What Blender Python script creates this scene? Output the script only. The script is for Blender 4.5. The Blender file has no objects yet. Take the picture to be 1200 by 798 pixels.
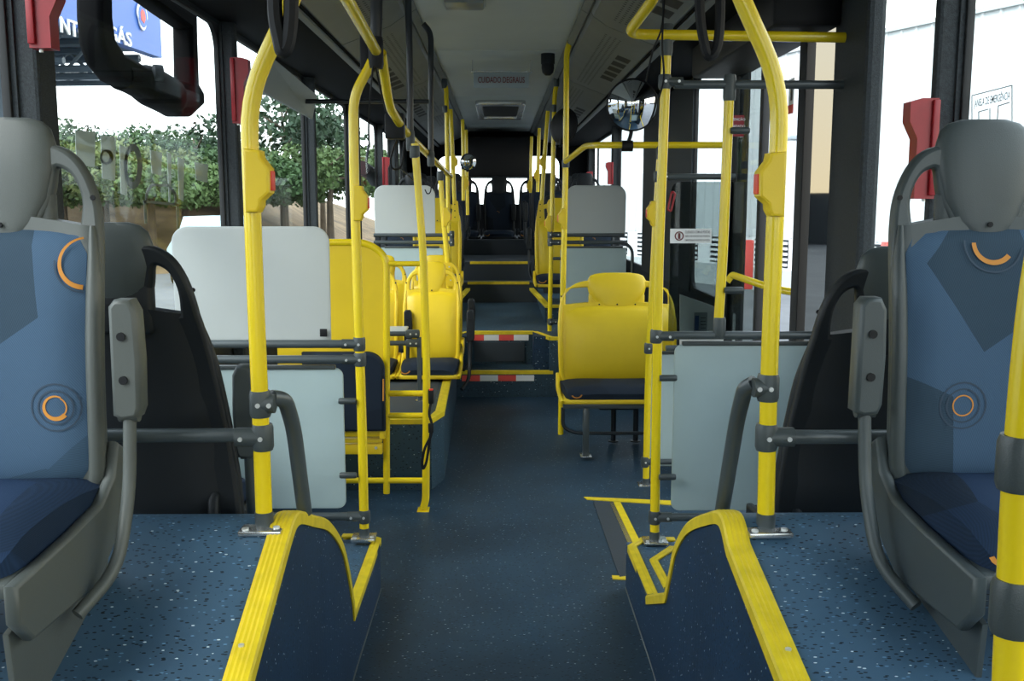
import bpy, bmesh, math, random
import numpy as np
from mathutils import Vector, Matrix
random.seed(7); np.random.seed(7)
SC = bpy.context.scene; COL = SC.collection
V = Vector; R = math.radians; PI = math.pi
# ------------------------------------------------------------------ camera
FPX = 1150.0; H = 1.6
TH = math.atan(159/FPX); PS = math.atan(15*math.cos(TH)/FPX)
cam = bpy.data.cameras.new('camera'); cam.lens = FPX/1200*36; cam.sensor_width = 36; cam.clip_start = .05; cam.clip_end = 400
co = bpy.data.objects.new('camera', cam); COL.objects.link(co)
co.location = (0, 0, H); co.rotation_euler = (PI/2-TH, 0, -PS); SC.camera = co
# ------------------------------------------------------------------ sky, exposure
SKY = 3.0
w = bpy.data.worlds.new('sky'); SC.world = w; w.use_nodes = True
nt = w.node_tree; nt.nodes.clear()
tc = nt.nodes.new('ShaderNodeTexCoord'); sx = nt.nodes.new('ShaderNodeSeparateXYZ'); nt.links.new(tc.outputs['Generated'], sx.inputs[0])
rp = nt.nodes.new('ShaderNodeValToRGB'); nt.links.new(sx.outputs['Z'], rp.inputs[0])
rp.color_ramp.elements[0].position = .0; rp.color_ramp.elements[0].color = (.88, .93, .96, 1)
rp.color_ramp.elements[1].position = .6; rp.color_ramp.elements[1].color = (.74, .86, 1, 1)
# the evening side of the overcast sky is creamy, towards +X
r2 = nt.nodes.new('ShaderNodeValToRGB'); nt.links.new(sx.outputs['Z'], r2.inputs[0])
r2.color_ramp.elements[0].position = .0; r2.color_ramp.elements[0].color = (.9, .74, .47, 1)
r2.color_ramp.elements[1].position = .5; r2.color_ramp.elements[1].color = (.74, .86, .95, 1)
mr = nt.nodes.new('ShaderNodeMapRange'); nt.links.new(sx.outputs['X'], mr.inputs[0]); mr.inputs[1].default_value = .1; mr.inputs[2].default_value = .95
mx = nt.nodes.new('ShaderNodeMix'); mx.data_type = 'RGBA'
nt.links.new(mr.outputs[0], mx.inputs[0]); nt.links.new(rp.outputs[0], mx.inputs[6]); nt.links.new(r2.outputs[0], mx.inputs[7])
bg = nt.nodes.new('ShaderNodeBackground'); bg.inputs[1].default_value = SKY; nt.links.new(mx.outputs[2], bg.inputs[0])
ow = nt.nodes.new('ShaderNodeOutputWorld'); nt.links.new(bg.outputs[0], ow.inputs[0])
sl = bpy.data.lights.new('sun', 'SUN'); sl.energy = 1.7; sl.angle = R(25); sl.color = (1, .97, .92)
so = bpy.data.objects.new('sun', sl); COL.objects.link(so); so.rotation_euler = (R(50), 0, R(-48))
SC.view_settings.view_transform = 'Standard'; SC.view_settings.look = 'None'; SC.view_settings.gamma = 1; SC.view_settings.exposure = .40
# ------------------------------------------------------------------ places from pixels at a real depth
FW = V((math.sin(PS)*math.cos(TH), math.cos(PS)*math.cos(TH), -math.sin(TH))); RT = V((math.cos(PS), -math.sin(PS), 0)); UP = RT.cross(FW)
def ray(x, y): return FW+RT*((x-600)/FPX)-UP*((y-399)/FPX)
def at(x, y, Y): d = ray(x, y); return V((0, 0, H))+d*(Y/d.y)
def onz(x, y, z): d = ray(x, y); return V((0, 0, H))+d*((z-H)/d.z)
def onx(x, y, X): d = ray(x, y); return V((0, 0, H))+d*(X/d.x)
# ------------------------------------------------------------------ materials
M = {}
def mat(name, col, rough=.5, metal=0, spec=.5, bump=None, coat=0, noise=None, emis=None):
    m = bpy.data.materials.new(name); m.use_nodes = True; t = m.node_tree; b = t.nodes['Principled BSDF']
    b.inputs['Base Color'].default_value = (*col, 1); b.inputs['Roughness'].default_value = rough; b.inputs['Metallic'].default_value = metal
    b.inputs['Specular IOR Level'].default_value = spec; b.inputs['Coat Weight'].default_value = coat
    c = t.nodes.new('ShaderNodeTexCoord')
    if bump:
        n = t.nodes.new('ShaderNodeTexNoise'); n.inputs['Scale'].default_value = bump[0]; n.inputs['Detail'].default_value = 3
        t.links.new(c.outputs['Object'], n.inputs[0]); bp = t.nodes.new('ShaderNodeBump'); bp.inputs['Strength'].default_value = bump[1]; bp.inputs['Distance'].default_value = .003
        t.links.new(n.outputs[0], bp.inputs['Height']); t.links.new(bp.outputs[0], b.inputs['Normal'])
    if noise:
        n = t.nodes.new('ShaderNodeTexNoise'); n.inputs['Scale'].default_value = noise[0]; n.inputs['Detail'].default_value = 6
        t.links.new(c.outputs['Object'], n.inputs[0]); r = t.nodes.new('ShaderNodeValToRGB'); t.links.new(n.outputs[0], r.inputs[0])
        r.color_ramp.elements[0].position = .3; r.color_ramp.elements[1].position = .7
        k = noise[1]; r.color_ramp.elements[0].color = (*[max(0, v*(1-k)) for v in col], 1); r.color_ramp.elements[1].color = (*[min(1, v*(1+k)) for v in col], 1)
        t.links.new(r.outputs[0], b.inputs['Base Color'])
    if emis: b.inputs['Emission Color'].default_value = (*col, 1); b.inputs['Emission Strength'].default_value = emis
    M[name] = m; return m
mat('yellow_paint', (.88, .65, .012), .27, coat=.3)
mat('yellow_plastic', (.84, .585, .018), .38, noise=(4, .05), bump=(300, .08))
mat('yellow_rubber', (.78, .575, .015), .5, noise=(18, .12))
mat('yellow_pale', (.86, .74, .2), .7)
mat('grey_plastic', (.055, .068, .07), .42, bump=(500, .15), noise=(3, .1))
mat('warm_grey_plastic', (.085, .095, .088), .42, bump=(500, .15), noise=(3, .08))
mat('black_shell', (.010, .013, .016), .5, spec=.3, bump=(600, .15))
mat('grey_tube', (.07, .085, .09), .3, noise=(5, .1))
mat('black_tube', (.02, .024, .028), .3)
mat('black', (.007, .0075, .009), .55, spec=.3)
mat('mirror_black', (.002, .002, .0025), .7, spec=.1)
mat('rubber', (.01, .011, .012), .6)
mat('pillar', (.03, .036, .04), .65, spec=.3, bump=(260, .6), noise=(120, .3))
mat('fascia', (.009, .01, .012), .75, spec=.05)
mat('wall_dark', (.022, .026, .03), .7, spec=.2)
mat('panel_grey', (.46, .49, .48), .35, bump=(700, .15), noise=(1.5, .03))
mat('panel_blue', (.42, .53, .54), .4, bump=(700, .12), noise=(2, .07))
mat('ceiling', (.47, .51, .49), .55, noise=(3, .04))
mat('duct', (.16, .174, .17), .5, noise=(4, .08))
mat('silver', (.62, .63, .62), .25, metal=.9)
mat('screw', (.75, .76, .74), .3, metal=.5)
mat('red', (.3, .008, .014), .4, noise=(20, .1))
mat('red_button', (.8, .06, .03), .4)
mat('white', (.85, .86, .85), .4)
mat('tape_red', (.85, .09, .07), .4); mat('tape_white', (.88, .87, .85), .4)
mat('dark_blue', (.012, .024, .05), .5, bump=(60, .2))
mat('text_dark', (.04, .03, .03), .5); mat('text_grey', (.12, .14, .14), .5); mat('text_red', (.16, .03, .03), .5)
mat('sign_blue', (.06, .16, .52), .4); mat('label_blue', (.02, .06, .2), .4); mat('sign_grey', (.3, .35, .37), .5)
mat('asphalt', (.13, .137, .14), .85, noise=(1.2, .15)); mat('earth', (.17, .115, .06), .95, noise=(.9, .5))
mat('bark', (.12, .09, .06), .9, noise=(3, .3))
mat('corrugated', (.62, .65, .65), .6); mat('canopy', (.14, .2, .26), .6); mat('steel_dark', (.07, .1, .13), .5)
mat('skyline', (.03, .035, .04), .9)
mat('lens', (.25, .27, .26), .3); mat('tread', (.035, .045, .055), .7, bump=(120, .3))
mat('lettering_film', (.5, .56, .54), .8); mat('film_dark', (.16, .18, .17), .8)
mat('dark_print', (.03, .055, .09), .7)
mat('orange_print', (.62, .25, .03), .6)
for i, c in enumerate([(.04, .085, .025), (.075, .125, .035), (.028, .062, .028), (.13, .165, .055)]): mat('leaf_%d' % i, c, .7, noise=(.6, .35))
mm = mat('mirror_glass', (.8, .82, .84), .03, metal=1)
def glass(name, tint, refl, fres=True):
    m = bpy.data.materials.new(name); m.use_nodes = True; t = m.node_tree; t.nodes.clear()
    o = t.nodes.new('ShaderNodeOutputMaterial'); x = t.nodes.new('ShaderNodeMixShader'); a = t.nodes.new('ShaderNodeBsdfTransparent'); g = t.nodes.new('ShaderNodeBsdfGlossy')
    a.inputs[0].default_value = (*tint, 1); g.inputs['Roughness'].default_value = .02; g.inputs[0].default_value = (.9, .93, .92, 1)
    if fres:
        f = t.nodes.new('ShaderNodeLayerWeight'); f.inputs[0].default_value = .5; p = t.nodes.new('ShaderNodeMath'); p.operation = 'POWER'; p.inputs[1].default_value = 5; q = t.nodes.new('ShaderNodeMath'); q.operation = 'MULTIPLY_ADD'; q.inputs[1].default_value = refl; q.inputs[2].default_value = .02
        t.links.new(f.outputs['Facing'], p.inputs[0]); t.links.new(p.outputs[0], q.inputs[0]); t.links.new(q.outputs[0], x.inputs[0])
    else: x.inputs[0].default_value = refl
    t.links.new(a.outputs[0], x.inputs[1]); t.links.new(g.outputs[0], x.inputs[2]); t.links.new(x.outputs[0], o.inputs[0]); M[name] = m
glass('glass', (.95, .97, .96), .12); glass('door_glass', (.6, .63, .62), .5); glass('leaf_glass', (.06, .07, .07), .24, False); glass('partition_glass', (.5, .54, .54), .4)
def speckle(name, base, rough, dens=.35, sc=90, bright=.75):
    m = bpy.data.materials.new(name); m.use_nodes = True; t = m.node_tree; b = t.nodes['Principled BSDF']; L = t.links.new
    c = t.nodes.new('ShaderNodeTexCoord'); prev = None
    rgb = t.nodes.new('ShaderNodeRGB'); rgb.outputs[0].default_value = (*base, 1); prev = rgb.outputs[0]
    n = t.nodes.new('ShaderNodeTexNoise'); n.inputs['Scale'].default_value = 2.2; n.inputs['Detail'].default_value = 5; L(c.outputs['Object'], n.inputs[0])
    mp0 = t.nodes.new('ShaderNodeMapRange'); L(n.outputs[0], mp0.inputs[0]); mp0.inputs[1].default_value = .3; mp0.inputs[2].default_value = .7; mp0.inputs[3].default_value = .82; mp0.inputs[4].default_value = 1.2
    mu = t.nodes.new('ShaderNodeVectorMath'); mu.operation = 'SCALE'; L(prev, mu.inputs[0]); L(mp0.outputs[0], mu.inputs['Scale']); prev = mu.outputs[0]
    for k, (rot, col, th, keep) in enumerate([(.6, tuple(v*.18 for v in base), .26, dens), (2.1, (bright*.8, bright*.95, bright), .21, dens*.34), (1.3, tuple(v*2.2 for v in base), .24, dens*.5), (2.9, tuple(v*.2 for v in base), .26, dens*.7)]):
        mp = t.nodes.new('ShaderNodeMapping'); mp.inputs['Rotation'].default_value = (rot*.7, rot*.4, rot); mp.inputs['Scale'].default_value = (sc*.55, sc*1.25, sc); mp.inputs['Location'].default_value = (k*3.3, k*1.7, 0)
        L(c.outputs['Object'], mp.inputs[0]); v = t.nodes.new('ShaderNodeTexVoronoi'); v.inputs['Scale'].default_value = 1; L(mp.outputs[0], v.inputs[0])
        a = t.nodes.new('ShaderNodeMath'); a.operation = 'LESS_THAN'; a.inputs[1].default_value = th; L(v.outputs['Distance'], a.inputs[0])
        s = t.nodes.new('ShaderNodeSeparateColor'); L(v.outputs['Color'], s.inputs[0])
        q = t.nodes.new('ShaderNodeMath'); q.operation = 'LESS_THAN'; q.inputs[1].default_value = keep; L(s.outputs[0], q.inputs[0])
        p = t.nodes.new('ShaderNodeMath'); p.operation = 'MULTIPLY'; L(a.outputs[0], p.inputs[0]); L(q.outputs[0], p.inputs[1])
        x = t.nodes.new('ShaderNodeMix'); x.data_type = 'RGBA'; L(p.outputs[0], x.inputs[0]); L(prev, x.inputs[6]); x.inputs[7].default_value = (*col, 1); prev = x.outputs[2]
    L(prev, b.inputs['Base Color']); b.inputs['Roughness'].default_value = rough; b.inputs['Specular IOR Level'].default_value = .35; M[name] = m
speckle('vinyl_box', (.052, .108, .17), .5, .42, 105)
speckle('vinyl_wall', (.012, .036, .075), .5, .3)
speckle('vinyl_floor', (.021, .049, .08), .5, .28, 95, .5)
speckle('vinyl_riser', (.03, .062, .088), .55, .3, 90, .6)
def fabric(name, base, dark, deep):
    m = bpy.data.materials.new(name); m.use_nodes = True; t = m.node_tree; b = t.nodes['Principled BSDF']; L = t.links.new
    c = t.nodes.new('ShaderNodeTexCoord'); mp = t.nodes.new('ShaderNodeMapping'); mp.inputs['Scale'].default_value = (3.4, 1.2, 3.0); mp.inputs['Location'].default_value = (.4, .2, .1); L(c.outputs['Object'], mp.inputs[0])
    v = t.nodes.new('ShaderNodeTexVoronoi'); v.inputs['Scale'].default_value = 1.25; L(mp.outputs[0], v.inputs[0])
    s = t.nodes.new('ShaderNodeSeparateColor'); L(v.outputs['Color'], s.inputs[0])
    r = t.nodes.new('ShaderNodeValToRGB'); r.color_ramp.interpolation = 'CONSTANT'; L(s.outputs[0], r.inputs[0])
    r.color_ramp.elements[0].color = (*base, 1); r.color_ramp.elements[1].position = .38; r.color_ramp.elements[1].color = (*dark, 1)
    e = r.color_ramp.elements.new(.62); e.color = (*deep, 1); e = r.color_ramp.elements.new(.8); e.color = (*base, 1)
    wv = t.nodes.new('ShaderNodeTexWave'); wv.inputs['Scale'].default_value = 85; wv.inputs['Distortion'].default_value = 0; mp2 = t.nodes.new('ShaderNodeMapping'); L(c.outputs['Object'], mp2.inputs[0])
    cb = t.nodes.new('ShaderNodeCombineXYZ'); m3 = t.nodes.new('ShaderNodeMath'); m3.operation = 'MULTIPLY'; m3.inputs[1].default_value = 6; L(s.outputs[1], m3.inputs[0]); L(m3.outputs[0], cb.inputs[1]); L(cb.outputs[0], mp2.inputs['Rotation'])
    L(mp2.outputs[0], wv.inputs[0])
    x = t.nodes.new('ShaderNodeMix'); x.data_type = 'RGBA'; x.blend_type = 'MULTIPLY'; x.inputs[0].default_value = .25; L(r.outputs[0], x.inputs[6]); L(wv.outputs[0], x.inputs[7])
    prev = x.outputs[2]
    L(prev, b.inputs['Base Color']); b.inputs['Roughness'].default_value = .75; b.inputs['Specular IOR Level'].default_value = .2
    n = t.nodes.new('ShaderNodeTexNoise'); n.inputs['Scale'].default_value = 900; L(c.outputs['Object'], n.inputs[0]); bp = t.nodes.new('ShaderNodeBump'); bp.inputs['Strength'].default_value = .25; bp.inputs['Distance'].default_value = .002; L(n.outputs[0], bp.inputs['Height']); L(bp.outputs[0], b.inputs['Normal'])
    M[name] = m
fabric('fabric_seat', (.014, .036, .085), (.008, .018, .036), (.011, .027, .06)); fabric('fabric', (.068, .125, .205), (.04, .072, .108), (.052, .098, .155)); fabric('fabric_dark', (.014, .024, .042), (.009, .015, .024), (.011, .019, .033))
# ------------------------------------------------------------------ mesh helpers
class MB:
    def __init__(s): s.v = []; s.f = []
    def add(s, vs, fs):
        n = len(s.v); s.v += [V(v) for v in vs]; s.f += [tuple(i+n for i in f) for f in fs]; return s
    def box(s, a, b, bev=0, M4=None):
        a, b = V(a), V(b); lo = V(map(min, a, b)); hi = V(map(max, a, b))
        bm = bmesh.new(); bmesh.ops.create_cube(bm, size=1)
        for v in bm.verts: v.co = V([lo[i]+(v.co[i]+.5)*(hi[i]-lo[i]) for i in range(3)])
        if bev: bmesh.ops.bevel(bm, geom=bm.edges[:], offset=bev, segments=2, affect='EDGES', profile=.5)
        vs = [(M4 @ v.co if M4 else v.co.copy()) for v in bm.verts]; s.add(vs, [[v.index for v in f.verts] for f in bm.faces]) if not bm.verts.index_update() else 0
        bm.free(); return s
    def ring(s, rings, cap=True, closed=False):
        n = len(rings[0]); vs = [p for r in rings for p in r]; fs = []
        m = len(rings)
        for i in range(m if closed else m-1):
            for j in range(n):
                k = (j+1) % n; i2 = (i+1) % m; fs.append((i*n+j, i*n+k, i2*n+k, i2*n+j))
        if cap and not closed: fs.append(tuple(range(n-1, -1, -1))); fs.append(tuple((m-1)*n+j for j in range(n)))
        return s.add(vs, fs)
    def tube(s, pts, r, n=14, fil=.05, flat=1, closed=False, up=None, radii=None):
        P = fillet([V(p) for p in pts], fil, closed) if fil and len(pts) > 2 else [V(p) for p in pts]
        rings = []; m = len(P); nrm = None
        for i, p in enumerate(P):
            if closed: t = (P[(i+1) % m]-P[i-1]).normalized()
            else: t = ((P[min(i+1, m-1)]-P[i]).normalized()+(P[i]-P[max(i-1, 0)]).normalized()).normalized()
            if up is not None: nrm = (V(up)-t*V(up).dot(t)).normalized()
            elif nrm is None: a = V((0, 0, 1)) if abs(t.z) < .9 else V((0, 1, 0)); nrm = (a-t*a.dot(t)).normalized()
            else: nrm = (nrm-t*nrm.dot(t)).normalized()
            b = t.cross(nrm); rr = r if radii is None else radii(i/(m-1))
            rings.append([p+(nrm*math.cos(2*PI*k/n)*flat+b*math.sin(2*PI*k/n))*rr for k in range(n)])
        return s.ring(rings, closed=closed)
    def cyl(s, a, b, r, n=16, r2=None):
        a, b = V(a), V(b); t = (b-a).normalized(); q = V((0, 0, 1)) if abs(t.z) < .9 else V((0, 1, 0)); u = (q-t*q.dot(t)).normalized(); w_ = t.cross(u)
        return s.ring([[p+(u*math.cos(2*PI*k/n)+w_*math.sin(2*PI*k/n))*rr for k in range(n)] for p, rr in ((a, r), (b, r if r2 is None else r2))])
    def sweep(s, P, prof):     # prof(i) -> list of points
        n = len(prof(0)); rings = [prof(i) for i in range(len(P))]; vs = [p for r_ in rings for p in r_]; fs = []
        for i in range(len(P)-1):
            for j in range(n-1): fs.append((i*n+j, i*n+j+1, (i+1)*n+j+1, (i+1)*n+j))
        return s.add(vs, fs)
    def build(s, name, m, parent=None, smooth=40, kind=None, label=None, loc=None):
        me = bpy.data.meshes.new(name); off = V((0, 0, 0))
        if parent is not None:
            q = parent
            while q is not None: off += V(q.location); q = q.parent
        elif loc is not None: off = V(loc)
        me.from_pydata([tuple(v-off) for v in s.v], [], s.f); me.update()
        bm = bmesh.new(); bm.from_mesh(me); bmesh.ops.recalc_face_normals(bm, faces=bm.faces[:]) if len(bm.faces) < 60000 else 0; bm.to_mesh(me); bm.free()
        me.materials.append(M[m] if isinstance(m, str) else m)
        if smooth:
            me.polygons.foreach_set('use_smooth', [True]*len(me.polygons)); me.set_sharp_from_angle(angle=R(smooth))
        o = bpy.data.objects.new(name, me); COL.objects.link(o)
        if parent is not None: o.parent = parent
        elif loc is not None: o.location = off
        if kind: o['kind'] = kind
        if label: o['label'] = label
        return o
def fillet(P, r, closed=False):
    out = []; n = len(P)
    for i, p in enumerate(P):
        if not closed and i in (0, n-1): out.append(p); continue
        a, b = P[i-1], P[(i+1) % n]; da = (a-p); db = (b-p); q = min(r, da.length*.48, db.length*.48); a1 = p+da.normalized()*q; b1 = p+db.normalized()*q
        for k in range(6): t = k/5; out.append(a1*(1-t)**2+p*2*t*(1-t)+b1*t*t)
    return out
def smoothpath(P, n=8):
    P = [V(p) for p in P]; out = []
    for i in range(len(P)-1):
        a = P[max(i-1, 0)]; b = P[i]; c = P[i+1]; d = P[min(i+2, len(P)-1)]
        for k in range(n): t = k/n; out.append(.5*((2*b)+(c-a)*t+(2*a-5*b+4*c-d)*t*t+(3*b-a-3*c+d)*t**3))
    out.append(P[-1]); return out
DG = bpy.context.evaluated_depsgraph_get
def curve_mesh(cu):
    o = bpy.data.objects.new('temp', cu); COL.objects.link(o); bpy.context.view_layer.update()
    me = bpy.data.meshes.new_from_object(o.evaluated_get(DG())); vs = [v.co.copy() for v in me.vertices]; fs = [tuple(p.vertices) for p in me.polygons]
    bpy.data.objects.remove(o); bpy.data.meshes.remove(me); bpy.data.curves.remove(cu); return vs, fs
def plate(outlines, thick, M4, bev=.003):      # 2D outlines (first outer, rest holes) in local XY, centred thickness along Z
    cu = bpy.data.curves.new('temp', 'CURVE'); cu.dimensions = '2D'; cu.fill_mode = 'BOTH'; cu.extrude = max(thick/2-bev, .0001); cu.bevel_depth = bev; cu.bevel_resolution = 1; cu.offset = -bev
    for o in outlines:
        sp = cu.splines.new('POLY'); sp.points.add(len(o)-1); sp.use_cyclic_u = True
        for i, p in enumerate(o): sp.points[i].co = (p[0], p[1], 0, 1)
    vs, fs = curve_mesh(cu); return [M4 @ v for v in vs], fs
def text(s, size, M4, ext=.0008, align='CENTER', sx=1):
    cu = bpy.data.curves.new('temp', 'FONT'); cu.body = s; cu.size = size; cu.extrude = ext; cu.align_x = align; cu.align_y = 'CENTER'; cu.offset = size*.012; cu.resolution_u = 3
    vs, fs = curve_mesh(cu); return [M4 @ V((v.x*sx, v.y, v.z)) for v in vs], fs
def frame4(o, ex, ey):
    ex = V(ex).normalized(); ey = V(ey).normalized(); ez = ex.cross(ey); m = Matrix((ex, ey, ez)).transposed().to_4x4(); m.translation = V(o); return m
FACE = lambda o: frame4(o, (1, 0, 0), (0, 0, 1))     # local X right, Y up, faces the camera (-Y)
def rrect(x0, y0, x1, y1, r, n=6, corners=(1, 1, 1, 1)):    # bl, br, tr, tl
    out = []
    for (cx, cy, a0, on, X, Y_) in ((x0+r, y0+r, 180, corners[0], x0, y0), (x1-r, y0+r, 270, corners[1], x1, y0), (x1-r, y1-r, 0, corners[2], x1, y1), (x0+r, y1-r, 90, corners[3], x0, y1)):
        if on:
            for k in range(n+1): a = R(a0+90*k/n); out.append((cx+r*math.cos(a), cy+r*math.sin(a)))
        else: out.append((X, Y_))
    return out
def tag(o, label, cat, group=None, kind=None):
    o['label'] = label; o['category'] = cat
    if group: o['group'] = group
    if kind: o['kind'] = kind
    return o
def thing(name, label, cat, loc=(0, 0, 0), group=None):
    o = bpy.data.objects.new(name, None); COL.objects.link(o); o.location = loc; o.empty_display_size = .1; return tag(o, label, cat, group)
def struct(name, mb, m, smooth=0, parent=None): o = mb.build(name, m, parent, smooth); o['kind'] = 'structure'; return o
def copy_tree(o, parent=None):
    c = o.copy(); COL.objects.link(c); c.parent = parent
    for ch in list(o.children): copy_tree(ch, c)
    return c
def rename_root(o, label, loc, rz=0, sx=1, group=None):
    o.location = loc; o.rotation_euler = (0, 0, rz); o.scale = (sx, 1, 1); o['label'] = label
    if group: o['group'] = group
    return o
# ================================================================== SETTING: bus shell
WX = 1.38; CZ = 2.68; Y0 = -2.2; Y1 = 14.9
struct('floor', MB().box((-WX, Y0, -.06), (WX, 8.12, 0)), 'vinyl_floor')
# raised rear floor and steps
RX0, RX1 = -.34, .42
rear = MB().box((-WX, 8.115, -.3), (WX, 8.16, .21)); rear.box((-WX, 8.116, -.3), (-.38, 11.1, .5)); rear.box((.42, 8.116, -.3), (WX, 11.1, .5))
rear.box((-.38, 8.16, -.3), (.42, 8.5, .215)); rear.box((-.38, 8.5, -.3), (.42, 11.1, .5))
struct('floor_raised', rear, 'vinyl_riser')
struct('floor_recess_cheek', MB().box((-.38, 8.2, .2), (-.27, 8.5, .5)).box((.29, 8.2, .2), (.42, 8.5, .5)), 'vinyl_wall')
struct('floor_upper_steps', MB().box((-WX, 11.1, -.3), (WX, 11.42, .73)).box((-WX, 11.42, -.3), (WX, 13.1, .94)).box((-WX, 13.1, -.3), (WX, Y1, 1.14)), 'tread')
def nose(name, a, b, inward, label, cat='step edging', down=.022, w_=.035, group=None, m='yellow_rubber', tagit=True):
    a, b = V(a), V(b); mb = MB(); P = [a, b]; inward = V(inward)
    pr = [(w_, .001), (w_, .006)]+[(w_-(k+.5)*w_/7, .006+(.0018 if k % 2 else 0)) for k in range(7)]+[(-.004, .006), (-.004, -down), (0, -down)]
    mb.sweep(P, lambda i: [P[i]+inward*u+V((0, 0, z)) for u, z in pr]); o = mb.build(name, m, smooth=0, loc=a); return tag(o, label, cat, group)
nose('step_nosing', (RX0-.02, 8.115, .215), (RX1+.03, 8.115, .215), (0, 1, 0), 'yellow edging of the lowest step, above the lower red and white tape')
nose('step_nosing', (-.27, 8.5, .5), (.3, 8.5, .5), (0, 1, 0), 'yellow edging at the top of the second step, above the upper red and white tape')
nose('step_nosing', (-.36, 11.1, .73), (.34, 11.1, .73), (0, 1, 0), 'yellow edging of the step in the middle of the rear aisle')
nose('step_nosing', (-.34, 11.42, .94), (.34, 11.42, .94), (0, 1, 0), 'yellow edging of the last and highest aisle step')
nose('step_nosing', (.42, 8.116, .5), (.62, 8.116, .5), (0, 1, 0), 'yellow edging of the raised platform right of the steps, behind wide yellow seat')
nose('step_nosing', (-.38, 8.2, .5), (-.27, 8.5, .5), (-1, 0, 0), 'short yellow edging left of the recessed second step')
nose('step_nosing', (.42, 8.12, .5), (.3, 8.5, .5), (1, 0, 0), 'short yellow edging right of the recessed second step')
def tape(y, z0, z1, x0, x1, label):
    t = thing('warning_tape', label, 'tape', (x0, y, z0))
    for k in range(4):
        a = x0+(x1-x0)*k/4; b = x0+(x1-x0)*(k+1)/4
        MB().box((a, y-.003, z0), (b, y, z1)).build('red_stripe' if k % 2 == 0 else 'white_stripe', 'tape_red' if k % 2 == 0 else 'tape_white', t, 0)
tape(8.113, .135, .185, -.315, .29, 'red and white warning tape on the lower step riser'); tape(8.498, .425, .475, -.265, .255, 'red and white warning tape on the upper step riser')
MB().box((-.22, 8.49, .24), (.22, 8.5, .41), .002).build('riser_mat', 'tread', None, 0).update_tag()
tag(bpy.data.objects['riser_mat'], 'dark textured mat on the riser between the two warning tapes', 'mat')
# side walls
def yn(px, s): return onx(px, 200, s*(WX-.07)).y+.03      # near edge: the pillar's inner corner hides it
def yf(px, s): return onx(px, 200, s*(WX+.03)).y           # far edge: the outer corner of the reveal
def wl2(a, b): return (yn(a, -1), yf(b, -1))
def wr2(a, b): return (yn(a, 1), yf(b, 1))
WZ0, WZ1 = 1.0, 2.48
LW = [(.5, yf(9, -1)), wl2(74, 256), wl2(284, 354), wl2(372, 404), wl2(423, 439), (11.32, 12.6), (13.1, 14.1)]
RW = [(-.6, 1.6), (1.7, yf(1131, 1)), wr2(1084, 1026), wr2(850, 817), wr2(747, 728), wr2(716, 702), (14.05, 14.6)]
DOOR = (4.1, 5.62)
def wall(side, wins, door=None):
    s = -1 if side == 'left' else 1; xa, xb = s*WX, s*(WX+.03); mb = MB()
    segs = [(Y0, Y1)] if not door else [(Y0, door[0]), (door[1], Y1)]
    for a, b in segs: mb.box((xa, a, -.4), (xb, b, WZ0))
    mb.box((xa, Y0, WZ1), (xb, Y1, 2.9))
    struct('wall_'+side, mb, 'wall_dark')
    k = 0; prev = Y0
    for a, b in wins+[(Y1, Y1)]:
        if door and prev < door[0] < a: spans = [(prev, door[0]), (door[1], a)]
        else: spans = [(prev, a)]
        for p, q in spans:
            if q-p < .02: continue
            k += 1; t = MB().box((s*(WX-.012), p, WZ0-.02), (xb, q, WZ1+.01))
            if q-p < .62 and not (door and abs(q-door[0]) < .01): t.box((s*(WX-.07), p+.01, WZ0-.2), (s*WX, q-.03, WZ1+.03), .012)
            struct('trim_%s_pillar_%d' % (side, k), t, 'pillar', 0)
        prev = b
wall('left', LW); wall('right', RW, DOOR)
wn = 0
for s, wins in ((-1, LW), (1, RW)):
    for a, b in wins:
        wn += 1; root = bpy.data.objects.new('window_%d' % wn, None); COL.objects.link(root); root['kind'] = 'structure'; root.location = (s*WX, (a+b)/2, WZ0)
        r_ = min(.12, (b-a)*.4); M4 = frame4((s*(WX+.015), 0, 0), (0, 1, 0), (0, 0, 1))
        vs, fs = plate([rrect(a-.02, WZ0-.02, b+.02, WZ1+.02, .01), rrect(a+.012, WZ0+.012, b-.012, WZ1-.012, r_, 8)], .024, M4, .003)
        MB().add(vs, fs).build('window_frame', 'rubber', root)
        MB().box((s*(WX+.022), a, WZ0), (s*(WX+.026), b, WZ1)).build('window_glass', 'glass', root, 0)
# front (windscreen end, behind the viewpoint) and rear wall
struct('wall_front', MB().box((-WX, Y0-.05, -.4), (WX, Y0, .7)).box((-WX, Y0-.05, 2.5), (WX, Y0, 2.9)), 'wall_dark')
MB().box((-WX, Y0-.03, .7), (WX, Y0-.024, 2.5)).build('window_windscreen', 'glass', None, 0)['kind'] = 'structure'
rw = MB(); vs, fs = plate([rrect(-WX-.05, .9, WX+.05, 2.85, .02), rrect(-.92, 1.61, .9, 2.32, .14, 8)], .06, FACE((0, Y1, 0)), .003); struct('wall_rear', rw.add(vs, fs), 'fascia')
MB().box((-.95, Y1+.035, 1.55), (.95, Y1+.04, 2.4)).build('window_rear', 'glass', None, 0)['kind'] = 'structure'
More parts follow.
